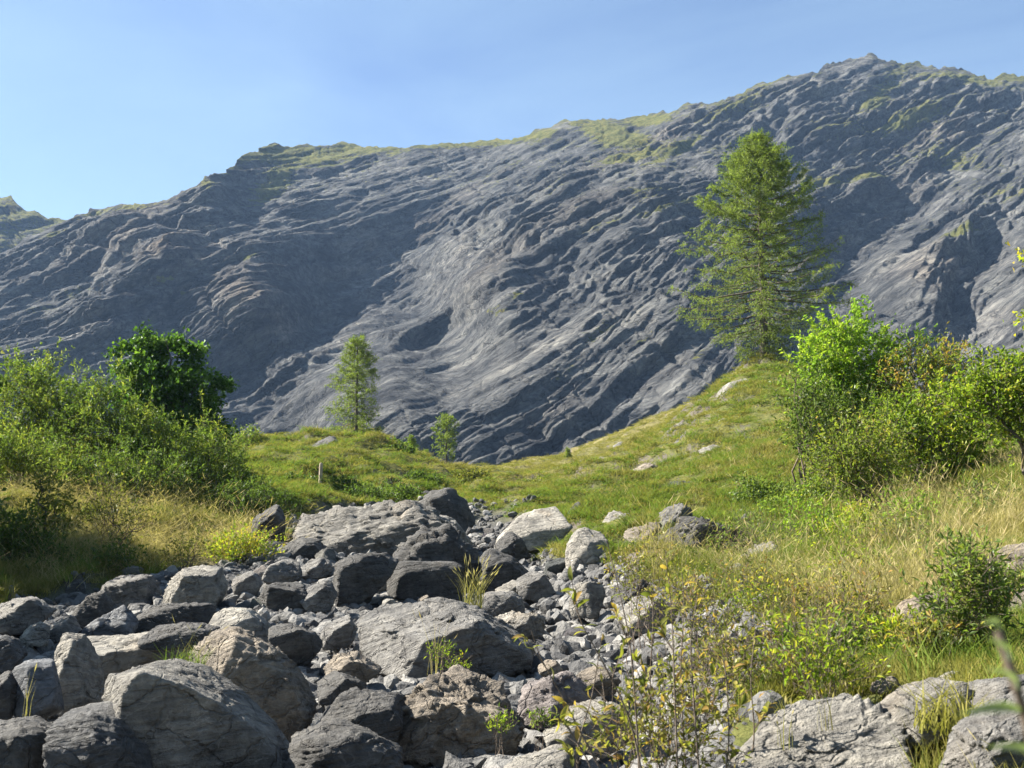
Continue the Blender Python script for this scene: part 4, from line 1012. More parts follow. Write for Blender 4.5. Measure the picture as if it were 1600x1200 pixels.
def leaves_mesh(pos, axis, length, width, tint, rn, fold=.25, up=0.5):
    """Leaves as folded rhombs: pos (n,3), axis (n,3) growth direction."""
    n = len(pos)
    ax = axis / (np.linalg.norm(axis, axis=1)[:, None] + 1e-9)
    r = rn.normal(size=(n, 3)); r[:, 2] += up * 2.0
    nm = r - (r * ax).sum(1)[:, None] * ax; nm /= np.linalg.norm(nm, axis=1)[:, None] + 1e-9
    sd_ = np.cross(ax, nm)
    L = length[:, None]; W = width[:, None]
    v0 = pos; v2 = pos + ax * L - nm * L * .12
    m = pos + ax * L * .45
    v1 = m + sd_ * W * .5 + nm * W * fold; v3 = m - sd_ * W * .5 + nm * W * fold
    V = np.stack([v0, v1, v2, v3], 1).reshape(-1, 3)
    b = np.arange(n)[:, None] * 4
    Fq = np.concatenate([b + np.array([[0, 1, 2]]), b + np.array([[0, 2, 3]])], 1).reshape(-1, 3)
    return V, Fq, np.repeat(tint, 4)

def leafy(name, base_px, Y, lobes, label, cat, mat, nclump=120, per=45, leaf=(.08, .035), clump_r=.28, shoot=.0, stems=5, stem_r=.04, seed=1, group=None, bark=None, tint=(.1, .9), base=None, droop=0.0, fill=.35, trunk_name='stem', depth=.85, outer=1.22):
    """Shrub or broadleaf tree: lobes (px, py, rx, ry[, dY]) outline the crown at distance Y."""
    rn = np.random.default_rng(seed)
    if base is None:
        g = on_ground(base_px, Y)
    else: g = np.array([base[0], base[1], gz(base[0], base[1])])
    C = []; Rr = []
    for lb in lobes:
        dY = lb[4] if len(lb) > 4 else 0
        c = P(lb[0], lb[1], Y + dY); k = Y / F * 1.0
        C.append(c); Rr.append((lb[2] * k, max(lb[2], lb[3]) * k * depth, lb[3] * k))
    C = np.array(C); Rr = np.array(Rr)
    vol = Rr.prod(1) ** .75; vol /= vol.sum()
    which = rn.choice(len(C), nclump, p=vol)
    d = rn.normal(size=(nclump, 3)); d /= np.linalg.norm(d, axis=1)[:, None]
    rad = np.where(rn.random(nclump) < fill, rn.uniform(.25, .8, nclump), rn.uniform(.70, outer, nclump))
    cl = C[which] + d * rad[:, None] * Rr[which]
    zg = ground_z(cl[:, 0], cl[:, 1], False)
    cl[:, 2] = np.maximum(cl[:, 2], zg + .12)
    # stems rise from the foot into the lobes, twigs reach every clump
    segs = []; nodes = []
    H = C[:, 2].max() + Rr[:, 2].max() * .5 - g[2]
    for s in range(stems):
        tgt = C[s % len(C)] + rn.normal(size=3) * Rr[s % len(C)] * .35
        b0 = g + np.array([rn.normal(0, .05 + .02 * stems) * min(1, H / 3), rn.normal(0, .08), -.08])
        p = b0; k = 7; r = stem_r * rn.uniform(.7, 1.1)
        prev = None
        for i in range(1, k + 1):
            t = i / k
            q = b0 + (tgt - b0) * np.array([t ** 1.5, t ** 1.5, t]) + rn.normal(size=3) * .03 * H * (t < 1)
            segs.append((p, q, r * (1 - (t - 1 / k) * .75), r * (1 - t * .75))); nodes.append((q, r * (1 - t * .75)))
            p = q
    NP = np.array([a for a, _ in nodes]); NR = np.array([b for _, b in nodes])
    order = np.argsort(np.linalg.norm(cl - g, axis=1))
    NPl = list(NP); NRl = list(NR)
    for i in order:
        A = np.array(NPl)
        dd = np.linalg.norm(A - cl[i], axis=1) + 1.4 * np.maximum(0, A[:, 2] - cl[i, 2])
        j = int(dd.argmin()); r0 = max(min(NRl[j] * .6, stem_r * .5), stem_r * .10)
        mid = (A[j] + cl[i]) / 2 + rn.normal(size=3) * .06 * np.linalg.norm(A[j] - cl[i]) + np.array([0, 0, -.04])
        segs.append((A[j], mid, r0, r0 * .75)); segs.append((mid, cl[i], r0 * .75, r0 * .4))
        NPl += [mid, cl[i]]; NRl += [r0 * .75, r0 * .5]
    # leaves
    n = nclump * per
    ci = np.repeat(np.arange(nclump), per)
    out = cl - (C[which] + np.array([0, 0, -.4]) * Rr[which].max(1)[:, None]); out /= np.linalg.norm(out, axis=1)[:, None] + 1e-9
    ctint = rn.uniform(tint[0], tint[1], nclump)
    if shoot > 0:
        sub = 5
        sdir = out[:, None] * .6 + rn.normal(size=(nclump, sub, 3)) * .55 + np.array([0, 0, .55 - droop])
        sdir /= np.linalg.norm(sdir, axis=2)[..., None]
        si = rn.integers(0, sub, n); t = rn.random(n)
        ln = shoot * rn.uniform(.6, 1.2, (nclump, sub))
        org = cl[:, None] + rn.normal(size=(nclump, sub, 3)) * clump_r * .5
        pos = org[ci, si] + sdir[ci, si] * (t * ln[ci, si])[:, None]
        axis = sdir[ci, si] * .7 + rn.normal(size=(n, 3)) * .65
        for c_ in range(nclump):
            for s_ in range(sub):
                segs.append((org[c_, s_], org[c_, s_] + sdir[c_, s_] * ln[c_, s_], stem_r * .09 + .001, .001))
    else:
        pos = cl[ci] + rn.normal(size=(n, 3)) * clump_r * np.array([1, 1, .7]) * .6
        axis = rn.normal(size=(n, 3)) + out[ci] * .6 + np.array([0, 0, -.25])
    length = leaf[0] * rn.uniform(.6, 1.25, n); width = leaf[1] * rn.uniform(.7, 1.2, n)
    tn = np.clip(ctint[ci] + rn.normal(0, .17, n), 0, 1)
    V, Fq, T = leaves_mesh(pos, axis, length, width, tn, rn)
    root = link(name, None, loc=g, label=label, cat=cat, group=group)
    sv, sf = tubes(segs)
    link(trunk_name, mesh_np(trunk_name, sv - g, sf, True), bark or M_TWIG, root)
    link('crown', mesh_np('crown', V - g, Fq, True, {'tint': T}), mat, root)
    return root

def larch(base, H, prof, label, seed, nb=120, twigs=16, tuft=13, group=None, needle=(.2, .05), top_dense=1.0):
    """prof: rows (height 0..1, reach to the left, reach to the right) in metres."""
    rn = np.random.default_rng(seed)
    g = np.array(base, float)
    pr = np.array(prof, float)
    segs_t = []; segs = []
    k = 14; tr = H * .017
    pts = [g + np.array([.03 * H * .2 * math.sin(i * .8) * .3, 0, H * i / k - (.2 if i == 0 else 0)]) for i in range(k + 1)]
    for i in range(k):
        segs_t.append((pts[i], pts[i + 1], tr * (1 - i / k) ** .8 * (1.25 if i == 0 else 1) + .01, tr * (1 - (i + 1) / k) ** .8 + .01))
    tp = []; ta = []; tt_ = []
    for b in range(nb):
        t = pr[0, 0] + (0.985 - pr[0, 0]) * ((b + rn.random()) / nb) ** .9
        az = b * 2.39996 + rn.normal(0, .3)
        side = math.cos(az)
        lt = np.interp(t, pr[:, 0], pr[:, 1]); rt = np.interp(t, pr[:, 0], pr[:, 2])
        L = (rt if side > 0 else lt) * abs(side) + (lt + rt) / 2 * .85 * (1 - abs(side))
        L *= rn.uniform(.70, 1.12)
        if L < .08: L = .1
        p0 = g + np.array([0, 0, t * H])
        rise = np.interp(t, [0, .25, .6, 1], [-.42, -.14, .16, .75])
        dirh = np.array([math.cos(az), math.sin(az), 0])
        ns = 5; prev = p0; nodes = [p0]
        r0 = max(.006, .012 * L + .006)
        for i in range(1, ns + 1):
            s = i / ns
            q = p0 + dirh * L * s + np.array([0, 0, L * (rise * s - .16 * s * (1 - s) * 1.2 + .10 * s ** 3)]) + rn.normal(size=3) * .02 * L
            segs.append((prev, q, r0 * (1 - (s - .2) * .85), r0 * (1 - s * .85))); prev = q; nodes.append(q)
        nodes = np.array(nodes)
        nt = max(5, int(twigs * (L / pr[:, 1:].max()) ** .6 * (1.5 if t > .6 else 1)))
        for j in range(nt):
            s = rn.uniform(.12, 1.0) ** .8
            f = s * ns; i0 = min(int(f), ns - 1); a = nodes[i0] + (nodes[i0 + 1] - nodes[i0]) * (f - i0)
            perp = np.array([-dirh[1], dirh[0], 0]) * rn.choice([-1, 1])
            tl = min(.9, .10 * H) * (.35 + .75 * (1 - abs(s - .55))) * rn.uniform(.5, 1.1) * min(1, L / (.09 * H) + .35)
            td = perp * rn.uniform(.3, 1) + dirh * rn.uniform(.1, .8) + np.array([0, 0, rn.uniform(-.75, .2) + (.55 if t > .7 else 0)])
            td /= np.linalg.norm(td)
            e = a + td * tl
            segs.append((a, e, .006, .003))
            m = int(tuft * rn.uniform(.6, 1.2) * (top_dense if t > .55 else 1))
            w = rn.random(m)
            tp.append(a + td * tl * w[:, None] + rn.normal(size=(m, 3)) * .035)
            ta.append(td * .5 + rn.normal(size=(m, 3)) * .8)
            tt_.append(np.clip(rn.normal(.45, .2) + rn.normal(0, .15, m), 0, 1))
    pos = np.concatenate(tp); ax = np.concatenate(ta); ti = np.concatenate(tt_); n = len(pos)
    V, Fq, T = leaves_mesh(pos, ax, needle[0] * rn.uniform(.6, 1.2, n), needle[1] * rn.uniform(.7, 1.2, n), ti, rn, .1, .2)
    root = link('larch_tree', None, loc=g, label=label, cat='tree', group=group)
    v, f = tubes(segs_t, 9); link('trunk', mesh_np('trunk', v - g, f, True), M_BARK, root)
    v, f = tubes(segs, 4); link('branches', mesh_np('branches', v - g, f, True), M_BARK, root)
    link('crown', mesh_np('crown', V - g, Fq, True, {'tint': T}), M_LARCH, root)
    return root

k62 = 63 / F
gl = on_ground(1195, 63, 573)
Hl = (575 - 198) * k62 * 1.0
larch(gl, Hl, [(0.01,36*k62,36*k62),(.08,52*k62,42*k62),(.14,80*k62,52*k62),(.20,142*k62,98*k62),(.27,142*k62,130*k62),(.36,128*k62,138*k62),(.46,122*k62,128*k62),(.55,112*k62,108*k62),(.66,92*k62,84*k62),(.75,66*k62,68*k62),(.85,42*k62,40*k62),(.93,18*k62,16*k62),(1,1*k62,1*k62)],
      'tall green larch standing on top of the grassy knoll', 31, nb=175, twigs=34, tuft=15, top_dense=1.6, needle=(.18, .038))
k64 = 64 / F
larch(on_ground(556, 64, 690), 162 * k64, [(.03,50*k64,30*k64),(.2,62*k64,36*k64),(.4,50*k64,34*k64),(.6,36*k64,38*k64),(.8,22*k64,24*k64),(1,4*k64,4*k64)],
      'slender young larch behind the green mound', 32, nb=80, twigs=22, tuft=14, needle=(.16, .034), group='young larches beyond the mound')
k75 = 75 / F
larch(on_ground(697, 75, 742), 80 * k75, [(.2,14*k75,12*k75),(.4,24*k75,20*k75),(.65,22*k75,20*k75),(.85,14*k75,14*k75),(1,3*k75,3*k75)],
      'small bright larch with a bare lower trunk right of the mound', 33, nb=44, twigs=10, tuft=10, needle=(.16, .05), group='young larches beyond the mound')
larch(on_ground(643, 78, 715), 46 * k75, [(.05,12*k75,12*k75),(.5,9*k75,10*k75),(1,2*k75,2*k75)], 'tiny pale larch just left of the small bright larch', 34, nb=36, twigs=10, tuft=10, needle=(.14, .045), group='young larches beyond the mound')
larch(on_ground(665, 79, 715), 32 * k75, [(.05,14*k75,14*k75),(.5,10*k75,10*k75),(1,2*k75,2*k75)], 'low bushy larch between the tiny pale larch and the small bright larch', 35, nb=30, twigs=10, tuft=11, needle=(.14, .045), group='young larches beyond the mound')
larch(on_ground(888, 88, 740), 20 * 88 / F, [(.05,.45,.45),(.5,.3,.3),(1,.05,.05)], 'tiny lone conifer in the far meadow', 36, nb=26, twigs=8, tuft=9, needle=(.13, .05))

# left bank
leafy('maple_tree', 265, 40, [(202,552,15,16),(214,538,12,12),(243,530,17,14),(262,538,14,14),(290,545,17,14),(312,566,13,12),(322,586,12,12),(346,602,12,9),(336,622,14,10),(332,655,15,14),(340,672,10,8),(318,690,20,14),(205,585,18,14),(200,615,20,16),(235,570,22,18),(262,590,26,20),(290,600,24,22),(250,625,26,20),(300,640,26,20),(225,650,26,20),(275,670,28,22),(305,665,20,16),(250,690,30,20),(230,710,40,24),(300,715,36,24)], 'dense dark green broadleaf tree rising above the left bushes', 'tree', M_MAPLE,
      nclump=340, per=66, leaf=(.17, .125), clump_r=.30, stems=7, stem_r=.09, seed=41, bark=M_BARK, tint=(.1, .85), fill=.3, trunk_name='trunk', depth=2.4, outer=1.12)
gB = 'willow bushes on the left bank'
leafy('willow_bush', 30, 33, [(40,595,48,42),(85,635,48,40),(20,650,60,60),(95,690,50,50)], 'tall yellow-green willow bush at the left edge', 'bush', M_WILLOW, nclump=230, per=70, leaf=(.12, .034), clump_r=.34, shoot=.5, stems=8, stem_r=.04, seed=42, group=gB)
leafy('willow_bush', 150, 32, [(135,640,44,40),(180,625,34,40),(160,690,70,50),(220,695,50,44),(262,715,40,30)], 'rounded willow bush between the edge bush and the dark tree', 'bush', M_WILLOW, nclump=230, per=70, leaf=(.12, .034), clump_r=.34, shoot=.45, stems=8, stem_r=.04, seed=43, group=gB)
leafy('willow_bush', 40, 29.5, [(30,725,60,38),(95,735,50,35),(-20,710,50,60)], 'low willow bush in front of the edge bush above dry grass', 'bush', M_WILLOW, nclump=160, per=60, leaf=(.11, .032), clump_r=.32, shoot=.4, stems=6, stem_r=.03, seed=44, group=gB)
leafy('willow_bush', 320, 33, [(285,715,48,42),(325,700,30,34),(340,745,50,36),(380,775,34,26),(300,775,50,30)], 'bush with pale shoot tips at the foot of the dark tree', 'bush', M_WILLOW, nclump=210, per=60, leaf=(.12, .034), clump_r=.32, shoot=.5, stems=7, stem_r=.035, seed=45, group=gB)
leafy('willow_bush', 210, 30, [(200,745,60,34),(250,760,50,34),(150,755,40,28)], 'shaded bush under the dark tree behind the many-stemmed shrub', 'bush', M_WILLOW, nclump=170, per=55, leaf=(.11, .032), clump_r=.32, shoot=.4, stems=7, stem_r=.03, seed=46, group=gB, tint=(0, .6))
leafy('willow_bush', 400, 30.5, [(385,790,40,28),(420,800,26,22),(360,800,30,24)], 'dark low bush beside the black boulder left of the ledge', 'bush', M_WILLOW, nclump=110, per=50, leaf=(.10, .03), clump_r=.3, shoot=.4, stems=6, stem_r=.03, seed=47, group=gB, tint=(0, .5))
leafy('shrub', 175, 24, [(145,815,34,24),(185,790,36,44),(222,812,24,28),(165,775,22,22)], 'sparse many-stemmed shrub standing in front of dry grass', 'shrub', M_OLIVE, nclump=80, per=14, leaf=(.09, .035), clump_r=.22, shoot=.35, stems=16, stem_r=.022, seed=48, tint=(0, .5))
leafy('sapling', 70, 23, [(82,790,22,34),(68,750,10,28),(92,820,18,18)], 'thin dark sapling with drooping leaves near the shaded bank', 'sapling', M_OLIVE, nclump=42, per=14, leaf=(.13, .05), clump_r=.2, stems=2, stem_r=.04, seed=49, bark=M_BARK, tint=(0, .5))
leafy('shrub', 388, 24.2, [(375,858,34,20),(412,862,22,14),(350,868,24,12)], 'yellow-green low shrub at the back edge of the rubble', 'shrub', M_YELLOW, nclump=80, per=28, leaf=(.075, .03), clump_r=.2, shoot=.3, stems=10, stem_r=.014, seed=50, tint=(.3, 1))
leafy('shrub', 295, 23.2, [(290,866,24,14),(312,850,14,18)], 'small dark twiggy shrub left of the yellow-green low shrub', 'shrub', M_OLIVE, nclump=40, per=16, leaf=(.07, .03), clump_r=.16, shoot=.25, stems=8, stem_r=.014, seed=51, tint=(0, .4))
leafy('shrub', 20, 22.5, [(10,850,50,40),(60,878,46,24),(-30,880,40,40)], 'dark shaded thicket on the left bank', 'shrub', M_WILLOW, nclump=130, per=40, leaf=(.11, .04), clump_r=.3, shoot=.4, stems=8, stem_r=.025, seed=52, tint=(0, .4))
leafy('shrub', 130, 22.8, [(130,885,40,16),(180,880,30,14)], 'low shaded undergrowth plant under the many-stemmed shrub', 'shrub', M_WILLOW, nclump=60, per=30, leaf=(.09, .035), clump_r=.22, shoot=.3, stems=6, stem_r=.015, seed=53, tint=(0, .45))
leafy('bush', 385, 60, [(385,690,20,17),(398,700,12,12),(372,700,10,10)], 'lone pale green bush on the skyline of the mound', 'bush', M_WILLOW, nclump=70, per=26, leaf=(.17, .06), clump_r=.28, shoot=.4, stems=5, stem_r=.04, seed=54, tint=(.3, .9))
def ground_py(px, Y):
    g_ = on_ground(px, Y)
    return 600 - F * math.tan(math.atan2(g_[2] - CAMZ, Y) - PITCH)
for i, (px, dyb, Y, rx, ry, m, lab) in enumerate([(738,4,86,10,7,M_OLIVE,'small olive bush right of the small bright larch'),(770,3,92,8,5,M_WILLOW,'small green bush at the head of the stream'),(720,6,84,8,10,M_WILLOW,'thin bush just behind the small bright larch'),
        (570,6,38,30,13,M_WILLOW,'dark heath bush on the bank above the bedrock ledge'),(625,8,39,30,16,M_WILLOW,'dark heath bush left of the dark rounded boulder'),(535,6,39,22,10,M_WILLOW,'dark heath bush right of the wooden post'),
        (600,2,62,30,6,M_YELLOW,'yellowish low bush on the right brow of the mound'),(665,8,48,24,14,M_WILLOW,'dark heath bush on the slope behind the dark rounded boulder'),(545,3,47,26,8,M_OLIVE,'olive heath bush in the middle of the mound'),(465,6,41,24,12,M_WILLOW,'dark bush on the bank left of the ledge'),
        (735,4,52,26,9,M_OLIVE,'straw-coloured bush behind the dark rounded boulder'),(830,3,52,20,7,M_OLIVE,'olive bush in the hollow above the smooth pale boulder'),(620,3,56,22,8,M_WILLOW,'low green bush on the right flank of the mound')]):
    y = ground_py(px, Y) - dyb * .6
    leafy('bush', px, Y, [(px, y, rx, ry), (px + rx * .6, y + ry * .3, rx * .6, ry * .7)], lab, 'bush', m, nclump=60, per=30, leaf=(.0028 * Y, .0013 * Y), clump_r=.22, shoot=.3, stems=5, stem_r=.02, seed=60 + i, tint=(0, .5))
# thickets beyond the left edge that shade the bank
leafy('willow_bush', 0, 23, [(-170,640,115,160),(-270,600,120,160),(-140,810,90,80)], 'tall willow thicket just beyond the left edge of the view', 'bush', M_WILLOW, nclump=420, per=60, leaf=(.2, .09), clump_r=.45, stems=8, stem_r=.07, seed=70, base=(-13.2, 23))
leafy('willow_bush', 0, 14, [(-330,700,150,190),(-450,740,140,160)], 'willow thicket beside the near rubble outside the left edge', 'bush', M_WILLOW, nclump=260, per=60, leaf=(.15, .07), clump_r=.4, stems=8, stem_r=.05, seed=71, base=(-11.0, 15))

# right slope
gR = 'shrubs on the right slope'
leafy('shrub', 1330, 27, [(1325,540,46,36),(1292,575,40,36),(1362,585,38,44),(1280,625,32,28),(1330,625,44,32)], 'bright lime-green shrub rising right of the knoll', 'shrub', M_LIME, nclump=150, per=70, leaf=(.12, .05), clump_r=.25, shoot=.5, stems=7, stem_r=.04, seed=81, group=gR, tint=(.3, 1), droop=.2)
leafy('shrub', 1300, 26, [(1290,660,44,36),(1335,665,50,40),(1270,700,30,30),(1310,720,40,30)], 'grey-green shrub below the bright lime-green shrub', 'shrub', M_WILLOW, nclump=120, per=52, leaf=(.11, .045), clump_r=.28, shoot=.5, stems=8, stem_r=.035, seed=82, group=gR, tint=(.1, .9), droop=.2)
leafy('shrub', 1430, 26, [(1420,580,40,30),(1470,575,40,28),(1510,600,30,28),(1450,620,50,30),(1395,625,30,30)], 'orange-tinged autumn shrub at the top of the shrub row', 'shrub', M_RUST, nclump=105, per=40, leaf=(.10, .045), clump_r=.28, shoot=.5, stems=8, stem_r=.035, seed=83, group=gR, tint=(.2, 1))
leafy('shrub', 1395, 26.5, [(1400,545,12,24),(1385,595,22,30),(1440,555,12,16),(1370,540,14,14)], 'thin green shrub with upright tips between lime and orange shrubs', 'shrub', M_LIME, nclump=50, per=36, leaf=(.09, .04), clump_r=.2, shoot=.5, stems=6, stem_r=.025, seed=84, group=gR, tint=(0, .6))
leafy('shrub', 1450, 23, [(1470,645,50,36),(1515,680,44,46),(1450,705,55,46),(1500,735,44,36),(1405,680,34,34),(1540,640,30,26),(1430,755,34,24)], 'yellow-green shrub with dark forked stems in the middle of the row', 'shrub', M_YELLOW, nclump=190, per=46, leaf=(.11, .052), clump_r=.3, shoot=.5, stems=10, stem_r=.045, seed=85, group=gR, bark=M_BARK, tint=(.05, .85), droop=.25)
leafy('shrub', 1370, 21.5, [(1335,700,46,40),(1370,735,50,44),(1320,755,40,30),(1395,690,30,34),(1300,735,26,24)], 'yellowing shrub leaning left in front of the row', 'shrub', M_RUST, nclump=125, per=36, leaf=(.09, .042), clump_r=.28, shoot=.45, stems=12, stem_r=.03, seed=86, group=gR, tint=(0, .75), droop=.2)
leafy('shrub', 1640, 19, [(1575,600,46,26),(1620,630,56,44),(1545,625,36,28),(1590,660,46,26),(1510,640,26,18)], 'green shrub with slanting dark branches entering from the right edge', 'shrub', M_YELLOW, nclump=130, per=44, leaf=(.095, .05), clump_r=.27, shoot=.45, stems=8, stem_r=.04, seed=87, group=gR, bark=M_BARK, tint=(0, .7), droop=.3)
leafy('shrub', 1260, 25, [(1250,600,16,18),(1262,640,22,22),(1250,680,20,18)], 'slim green shrub at the left end of the shrub row beside the knoll', 'shrub', M_WILLOW, nclump=48, per=40, leaf=(.10, .042), clump_r=.22, shoot=.45, stems=6, stem_r=.025, seed=94, group=gR, tint=(0, .7))
leafy('tree', 1720, 17, [(1640,405,30,18),(1642,495,22,18),(1720,450,60,90)], 'yellowing tree of which only branch tips reach in at the right edge', 'tree', M_YELLOW, nclump=110, per=45, leaf=(.09, .05), clump_r=.25, stems=4, stem_r=.07, seed=88, bark=M_BARK, tint=(.3, 1))
leafy('bush', 1225, 57, [(1215,590,22,16),(1240,602,26,20)], 'dark juniper-like bush beside the foot of the tall larch', 'bush', M_LARCH, nclump=90, per=40, leaf=(.16, .05), clump_r=.3, shoot=.35, stems=5, stem_r=.03, seed=89, tint=(0, .5))
leafy('bush', 1180, 27.5, [(1180,770,34,22),(1215,782,28,18)], 'low dark-leaved bush on the middle of the grassy slope', 'bush', M_WILLOW, nclump=80, per=34, leaf=(.085, .04), clump_r=.22, stems=6, stem_r=.02, seed=90, tint=(.1, .7))
leafy('bush', 1245, 24.5, [(1235,805,44,28),(1275,780,34,28)], 'green bush on the slope left of the brownish-yellow shrub', 'bush', M_WILLOW, nclump=120, per=34, leaf=(.085, .04), clump_r=.24, stems=7, stem_r=.02, seed=91, tint=(.3, .95))
leafy('bush', 1345, 19, [(1340,815,30,28),(1325,845,28,18)], 'small bright yellow-green bush below the shrub row', 'bush', M_YELLOW, nclump=80, per=32, leaf=(.07, .035), clump_r=.2, stems=6, stem_r=.015, seed=92, tint=(.3, .9))
leafy('shrub', 1195, 18.5, [(1165,835,38,22),(1215,850,32,22),(1130,850,20,14)], 'low shrub with arching bare stems right of the dark outcrop', 'shrub', M_WILLOW, nclump=56, per=14, leaf=(.06, .025), clump_r=.2, shoot=.3, stems=18, stem_r=.013, seed=93, tint=(.2, .8))
gW = 'leafy weeds on the right bank'
for i, (bx, Y, lob, m, lab) in enumerate([
    (1195, 7.4, [(1185,1040,50,44),(1225,1010,36,34),(1170,1085,40,30)], M_OLIVE, 'leafy olive-yellow weed bush left of the broad cracked slab'),
    (1240, 10.2, [(1235,945,50,32),(1280,960,36,28)], M_OLIVE, 'olive weed bush in the middle of the right bank'),
    (1085, 9.6, [(1075,945,48,34),(1110,985,40,30)], M_OLIVE, 'brownish weed bush behind the tall saplings'),
    (1340, 9.0, [(1330,960,36,34),(1350,1005,30,24)], M_OLIVE, 'dark twiggy weed bush left of the sunken flat rock'),
    (1120, 8.4, [(1120,1060,44,34),(1090,1100,36,26)], M_OLIVE, 'low sparse weeds below the olive weed bush'),
    (1000, 12.6, [(990,905,40,30),(1025,880,30,24)], M_OLIVE, 'rusty weed bush at the foot of the grassy slope'),
    (1150, 13.6, [(1150,905,40,26),(1190,925,36,22)], M_OLIVE, 'straw-green weeds above the olive weed bush'),
    (1000, 5.4, [(1000,1165,50,30),(1060,1150,44,34)], M_OLIVE, 'low olive plants around the bases of the saplings'),
    (1275, 6.6, [(1265,1050,44,28),(1300,1065,26,18)], M_YELLOW, 'fresh green weeds above the broad cracked slab')]):
    leafy('weed_bush', bx, Y, lob, lab, 'weeds', m, nclump=44, per=17, leaf=(.052, .019), clump_r=.15, shoot=.26, stems=14, stem_r=.006, seed=110 + i, tint=(.1, .95), group=gW)
for i, (bx, Y, ry, m, lab) in enumerate([(1290,16.5,20,M_YELLOW,'yellow-green weeds below the small bright yellow-green bush'),(1385,15,20,M_OLIVE,'straw-coloured weeds under the brownish-yellow shrub'),(1440,13.2,22,M_WILLOW,'green weeds amid the dry grass above the sunken flat rock'),
    (1340,12.4,24,M_YELLOW,'yellowish weed clump between two patches of dry grass'),(1490,11.8,22,M_YELLOW,'weed clump left of the rock under the flat-topped boulder'),(1180,12,24,M_YELLOW,'weed clump above the small pale rock among yellow leaves'),(1290,8.4,26,M_WILLOW,'green weed clump right of the leafy olive-yellow weed bush'),
    (1400,8.2,24,M_YELLOW,'weed clump in front of the sunken flat rock'),(1580,9.3,24,M_WILLOW,'weed clump at the right edge below the brown-grey rock'),(1130,19.5,18,M_WILLOW,'green weeds just below the dark layered outcrop'),(1250,20.5,20,M_LIME,'fresh green weeds under the arching stems'),(1420,17.5,18,M_LIME,'fresh green weeds at the foot of the forked shrub'),
    (1540,16.5,18,M_WILLOW,'green weeds in dry grass below the round brown boulder'),(1060,14.6,22,M_OLIVE,'olive weeds right of the rusty weed bush'),(1450,7.4,22,M_OLIVE,'olive weeds above the narrow grey slab')]):
    g_ = on_ground(bx, Y); k_ = F / Y
    pyb = 600 - F * math.tan(math.atan2(g_[2] - CAMZ, Y) - PITCH)
    leafy('weed_bush', bx, Y, [(bx, pyb - ry * .9, ry * 1.7, ry), (bx + ry * 1.3, pyb - ry * .6, ry, ry * .7)], lab, 'weeds', m, nclump=36, per=18, leaf=(.055 * max(1, Y / 12), .021 * max(1, Y / 12)), clump_r=.013 * Y, shoot=.02 * Y, stems=9, stem_r=.006, seed=150 + i, tint=(.15, .95), group=gW)
leafy('shrub', 1525, 7.4, [(1520,905,36,32),(1500,955,34,34),(1550,950,26,28)], 'young green shrub with forked brown stems in front of the flat-topped boulder', 'shrub', M_WILLOW, nclump=70, per=24, leaf=(.065, .02), clump_r=.12, shoot=.22, stems=7, stem_r=.010, seed=125, tint=(.2, .9))
for i, (px, py, Y, m, lab) in enumerate([(712,1050,10.4,M_YELLOW,'small yellow-green plant between the largest boulder and the rough brown boulder'),(778,1150,8.2,M_YELLOW,'small green plant in the front hollow of the rough brown boulder'),(838,1165,8.3,M_WILLOW,'small grey-green plant in the gravel right of the rough brown boulder'),(690,1032,10.7,M_YELLOW,'tiny green shoot beside the dry grass tuft at the largest boulder')]):
    leafy('small_plant', px, Y, [(px, py - 8, 13, 8), (px + 7, py - 14, 7, 8)], lab, 'plant', m, nclump=12, per=11, leaf=(.042, .013), clump_r=.05, shoot=.10, stems=6, stem_r=.004, seed=130 + i, tint=(.1, .8))

# grass tufts that stand alone on the rocks
def tuft(px, py, Y, n, rad, h0, h1, w, lean, mat, label, seed, head=.5):
    q = P(px, py, Y)
    me = blades_mesh(n, rad, h0, h1, w, lean, mat, seed, head); me.name = 'grass_tuft'
    link('grass_tuft', me, None, loc=q, label=label, cat='grass')
tuft(738, 950, 16.2, 70, .16, .35, .75, .012, .45, M_DRY, 'tall dry grass tuft beside the top of the largest boulder', 501, .7)
tuft(678, 1055, 10.8, 16, .07, .30, .62, .006, .35, M_DRY, 'thin dry grass stalks in front of the largest boulder', 502, .5)
tuft(288, 1055, 8.3, 90, .14, .08, .26, .008, .7, M_LUSH, 'fresh green grass tuft on top of the large tilted boulder', 503, 0)
tuft(300, 1052, 8.4, 16, .12, .2, .45, .005, .5, M_DRY, 'dry stalks rising from the green tuft on the tilted boulder', 504, .3)
tuft(40, 1125, 7.9, 5, .03, .25, .40, .006, .3, M_DRY, 'few dry stalks in front of the blue-grey block', 505, .3)
tuft(640, 820, 29, 60, .3, .15, .4, .03, .6, M_GRASS, 'yellowish grass tuft on the bedrock ledge', 506, .1)
for i, (px, py) in enumerate([(1225,1170),(1290,1140),(1360,1185),(1330,1130),(1455,1120)]):
    tuft(px, py, 5.4 + .2 * i, 7, .05, .10, .26, .006, .2, M_DRY, ['short straw stalks at the left of the broad cracked slab','short straw stalks on the middle of the broad cracked slab','short straw stalks near the lower right of the broad slab','short straw stalks at the upper edge of the broad slab','short straw stalks beside the narrow grey slab'][i], 520 + i, .9)
tuft(1480, 1140, 5.2, 120, .2, .08, .28, .010, .9, M_GRASS, 'bushy green grass clump between the slabs and the corner outcrop', 530, 0)

